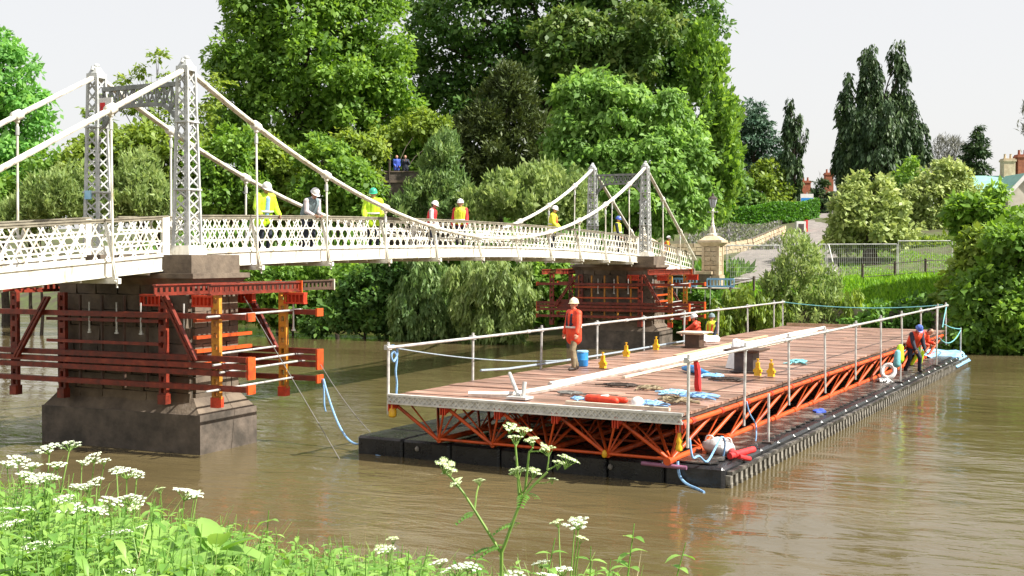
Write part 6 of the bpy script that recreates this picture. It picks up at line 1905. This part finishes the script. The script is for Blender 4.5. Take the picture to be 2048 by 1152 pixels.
def cow_parsley(label, Y, base_px, umb, group='cow parsley on the near bank', thick=.006, fork=.45):
    """umb: list of (column,row,scale) of flower heads"""
    X = X_at(base_px, Y); gz = float(near_h(X, Y)); t = thing('cow_parsley', label, 'cow parsley', (X, Y, gz), group); og = ORG[t]
    tops = [Vector((X_at(u[0], Y + (i % 3 - 1) * .12), Y + (i % 3 - 1) * .12, CAMZ - (u[1] - HOR) * Y / F)) for i, u in enumerate(umb)]
    zt_ = sum(p.z for p in tops) / len(tops); cx = sum(p.x for p in tops) / len(tops)
    node = Vector((X + (cx - X) * .6, Y, gz + (zt_ - gz) * fork)); b = MB()
    b.tube([(X, Y, gz - .05), (X + (node.x - X) * .4, Y, gz + (node.z - gz) * .5), node], [thick * 1.3, thick * 1.1, thick], 6)
    for i, p in enumerate(tops):
        s_ = umb[i][2]; d = Vector((p.x - node.x, p.y - node.y, 0))
        m = node.lerp(p, .5) + Vector((d.x * .12, d.y * .12, -abs(d.x) * .1)); foot = p - Vector((0, 0, .05 * s_))
        b.tube([node, m, foot], [thick * .8, thick * .62, thick * .45], 5)
        ix = random.randrange(3) if s_ > .55 else 3; q = (s_ if s_ > .55 else s_ * 1.5) * random.uniform(.72, .95)
        M_ = Matrix.Translation(foot - og) @ Matrix.Rotation(random.uniform(-.35, .35), 4, 'X') @ Matrix.Rotation(random.uniform(-.35, .35), 4, 'Y') @ Matrix.Rotation(random.uniform(0, 6), 4, 'Z') @ Matrix.Scale(q, 4)
        uo = bpy.data.objects.new('umbel', UM[ix][1]); uo.matrix_basis = M_; linkobj(uo, t)
        ro = bpy.data.objects.new('rays', UM[ix][0]); ro.matrix_basis = M_; linkobj(ro, t)
    b.build('stem', 'stem', t, True)
    # ferny leaves at the node and lower down
    for (c, n) in ((node, 2), (Vector((X, Y, gz + (node.z - gz) * .5)), 2)):
        for i in range(n):
            a = random.uniform(0, 6.28); VV = []; QQ = []; k = 0
            for j in range(7):
                f = .2 + .8 * j / 6
                for sd in (-1, 1):
                    V, Q = leaf_shape(.055 * (1.2 - f * .7), .022, .2, .3, 3); V = rotz(V, sd * 1.0) + np.array([.17 * f, 0, .02 * f - .05 * f * f]); VV.append(V); QQ.append(Q + k); k += len(V)
            V = rotz(tilt(np.concatenate(VV), .25), a) + np.array(c); Q = np.concatenate(QQ)
            np_mesh('leaf', V, Q, np.full(len(Q), random.uniform(.2, .7)), LF['weed'], t)
    return t
def branched_parsley(label, Y, polys, thick, heads):
    """stems follow given polylines, heads sit at their ends"""
    P_ = lambda c, r_, o=0: Vector((X_at(c, Y + o), Y + o, CAMZ - (r_ - HOR) * Y / F))
    b0 = P_(*polys[0][0]); gz = float(near_h(b0.x, Y)); t = thing('cow_parsley', label, 'cow parsley', (b0.x, Y, gz), 'cow parsley on the near bank'); og = ORG[t]
    b = MB()
    for i, pl in enumerate(polys):
        pts = [P_(c[0], c[1], .04 * (i % 3 - 1) * (j / max(1, len(pl) - 1))) for j, c in enumerate(pl)]
        if i == 0: pts = [Vector((b0.x - .01, Y, gz - .03))] + pts
        k = thick[i]; b.tube(pts, [k * (1 - .45 * j / (len(pts) - 1)) for j in range(len(pts))], 6)
    b.build('stem', 'stem', t, True)
    for (c, r_, s_) in heads:
        M_ = Matrix.Translation(P_(c, r_ + 12 * s_, random.uniform(-.04, .04)) - og) @ Matrix.Rotation(random.uniform(-.5, .5), 4, 'X') @ Matrix.Rotation(random.uniform(-.5, .5), 4, 'Y') @ Matrix.Rotation(random.uniform(0, 6), 4, 'Z') @ Matrix.Scale(s_ * .82, 4)
        for (me, nm) in ((UM[3][1], 'umbel'), (UM[3][0], 'rays')):
            uo = bpy.data.objects.new(nm, me); uo.matrix_basis = M_; linkobj(uo, t)
    for (c, r_) in ((1030, 1050), (1005, 1095), (952, 1028), (1050, 990), (985, 1100)):
        for a in (random.uniform(0, 3), random.uniform(3, 6)):
            VV = []; QQ = []; k = 0
            for j in range(6):
                f = .2 + .8 * j / 5
                for sd in (-1, 1):
                    V, Q = leaf_shape(.03 * (1.2 - f * .6), .014, .2, .4, 3); V = rotz(V, sd * .9) + np.array([.075 * f, 0, -.03 * f * f]); VV.append(V); QQ.append(Q + k); k += len(V)
            Q = np.concatenate(QQ); np_mesh('leaf', rotz(np.concatenate(VV), a) + np.array(P_(c, r_)), Q, np.full(len(Q), random.uniform(.2, .5)), LF['weed'], t)
branched_parsley('tall forked cow parsley in the middle with greenish heads against the raft', 4.3,
    [[(1003, 1108), (1010, 1090), (1026, 1044), (1044, 995), (1068, 968), (1095, 942)], [(1000, 1106), (975, 1065), (949, 1023), (928, 990), (905, 960), (890, 945)], [(949, 1020), (953, 990), (959, 970)],
     [(1044, 995), (1040, 970), (1038, 955)], [(1038, 995), (1035, 940), (1031, 893), (1020, 872)], [(1031, 895), (1040, 880), (1047, 874)], [(1050, 985), (1056, 930), (1058, 905), (1066, 893)], [(1095, 942), (1097, 925), (1098, 914)], [(1095, 942), (1112, 935), (1128, 928)],
     [(1044, 990), (1058, 968), (1066, 954)], [(1070, 968), (1090, 968), (1104, 964)], [(908, 962), (914, 968), (920, 972)], [(1058, 905), (1072, 902), (1082, 900)]],
    [.0075, .0065, .004, .004, .005, .003, .005, .0035, .004, .003, .0025, .003, .003],
    [(1018, 862, .8), (1045, 868, .75), (1066, 890, .75), (1098, 910, .8), (1130, 925, 1.0), (1038, 948, .85), (1066, 952, .8), (1104, 962, .5), (887, 938, 1.05), (919, 970, .7), (959, 964, .55), (1083, 897, .6), (1030, 880, .7), (1115, 935, .7), (900, 952, .6)])
cow_parsley('cow parsley with wide white heads at the top left', 6.4, 60, [(30, 905, 1.0), (95, 890, 1.1), (135, 893, 1.0), (60, 920, .8)], thick=.008)
cow_parsley('cow parsley rising left of the pier plinth corner', 6.4, 120, [(185, 902, .9), (110, 925, .9), (160, 930, .6), (205, 912, .6)])
cow_parsley('cow parsley with a domed head right of the plinth reflection', 6.0, 235, [(250, 930, 1.1), (270, 945, .7), (230, 945, .6)], thick=.008)
cow_parsley('cow parsley with two heads stacked in the middle left', 5.8, 230, [(215, 985, 1.0), (255, 990, 1.15), (275, 1010, .8), (200, 1005, .6)])
cow_parsley('cow parsley leaning out over the water on the right', 5.8, 300, [(365, 970, 1.15), (385, 985, .7), (390, 1000, .5), (318, 972, .45)])
cow_parsley('cow parsley with flat heads low at the left', 5.4, 140, [(140, 1000, 1.0), (185, 1015, .9), (125, 1005, .7)])
cow_parsley('cow parsley cut by the left edge of the photo', 5.2, 15, [(15, 1035, 1.0), (5, 1020, .8), (45, 1025, .7)])
cow_parsley('cow parsley with one bright head at the bottom left of centre', 4.8, 275, [(280, 1135, 1.15), (255, 1145, .8)], fork=.6)
cow_parsley('cow parsley with a small head above the standing nettle', 5.6, 285, [(285, 1040, .7), (300, 1055, .6), (265, 1030, .5)])
cow_parsley('greenish cow parsley above the bottom edge left of the tall one', 4.8, 915, [(915, 1120, .9), (935, 1130, .7), (880, 1140, .6)], fork=.6)
cow_parsley('small cow parsley left of the tall one with green buds', 5.2, 775, [(775, 1085, .6), (760, 1100, .5), (785, 1095, .45)], fork=.6)
cow_parsley('cow parsley with white tilted head right of the tall one', 4.8, 1105, [(1157, 1030, .8), (1150, 1045, .55), (1118, 1060, .5), (1160, 1065, .5)], fork=.55)
cow_parsley('low cow parsley with white heads at the bottom right', 4.6, 1110, [(1100, 1135, .9), (1125, 1140, .7), (1085, 1142, .6)], fork=.6)
cow_parsley('low cow parsley half cut at the bottom edge near the tall one', 4.4, 1010, [(1005, 1143, .8), (1030, 1148, .6)], fork=.6)
cow_parsley('cow parsley at the far left below the top heads', 6.0, 40, [(10, 915, .8), (45, 945, .7), (75, 960, .6)])
cow_parsley('cow parsley with small heads between the two stacked ones', 5.6, 175, [(170, 960, .8), (150, 972, .6), (190, 968, .7)])
cow_parsley('cow parsley behind the left edge heads with three small domes', 6.2, 90, [(85, 945, .8), (60, 958, .7), (105, 962, .6)])
cow_parsley('cow parsley with a flat head above the left dock', 5.2, 225, [(220, 1050, .9), (245, 1062, .7)])
cow_parsley('cow parsley with pale heads low at the left edge', 5.0, 60, [(60, 1075, .9), (85, 1085, .7), (35, 1090, .6)], fork=.6)
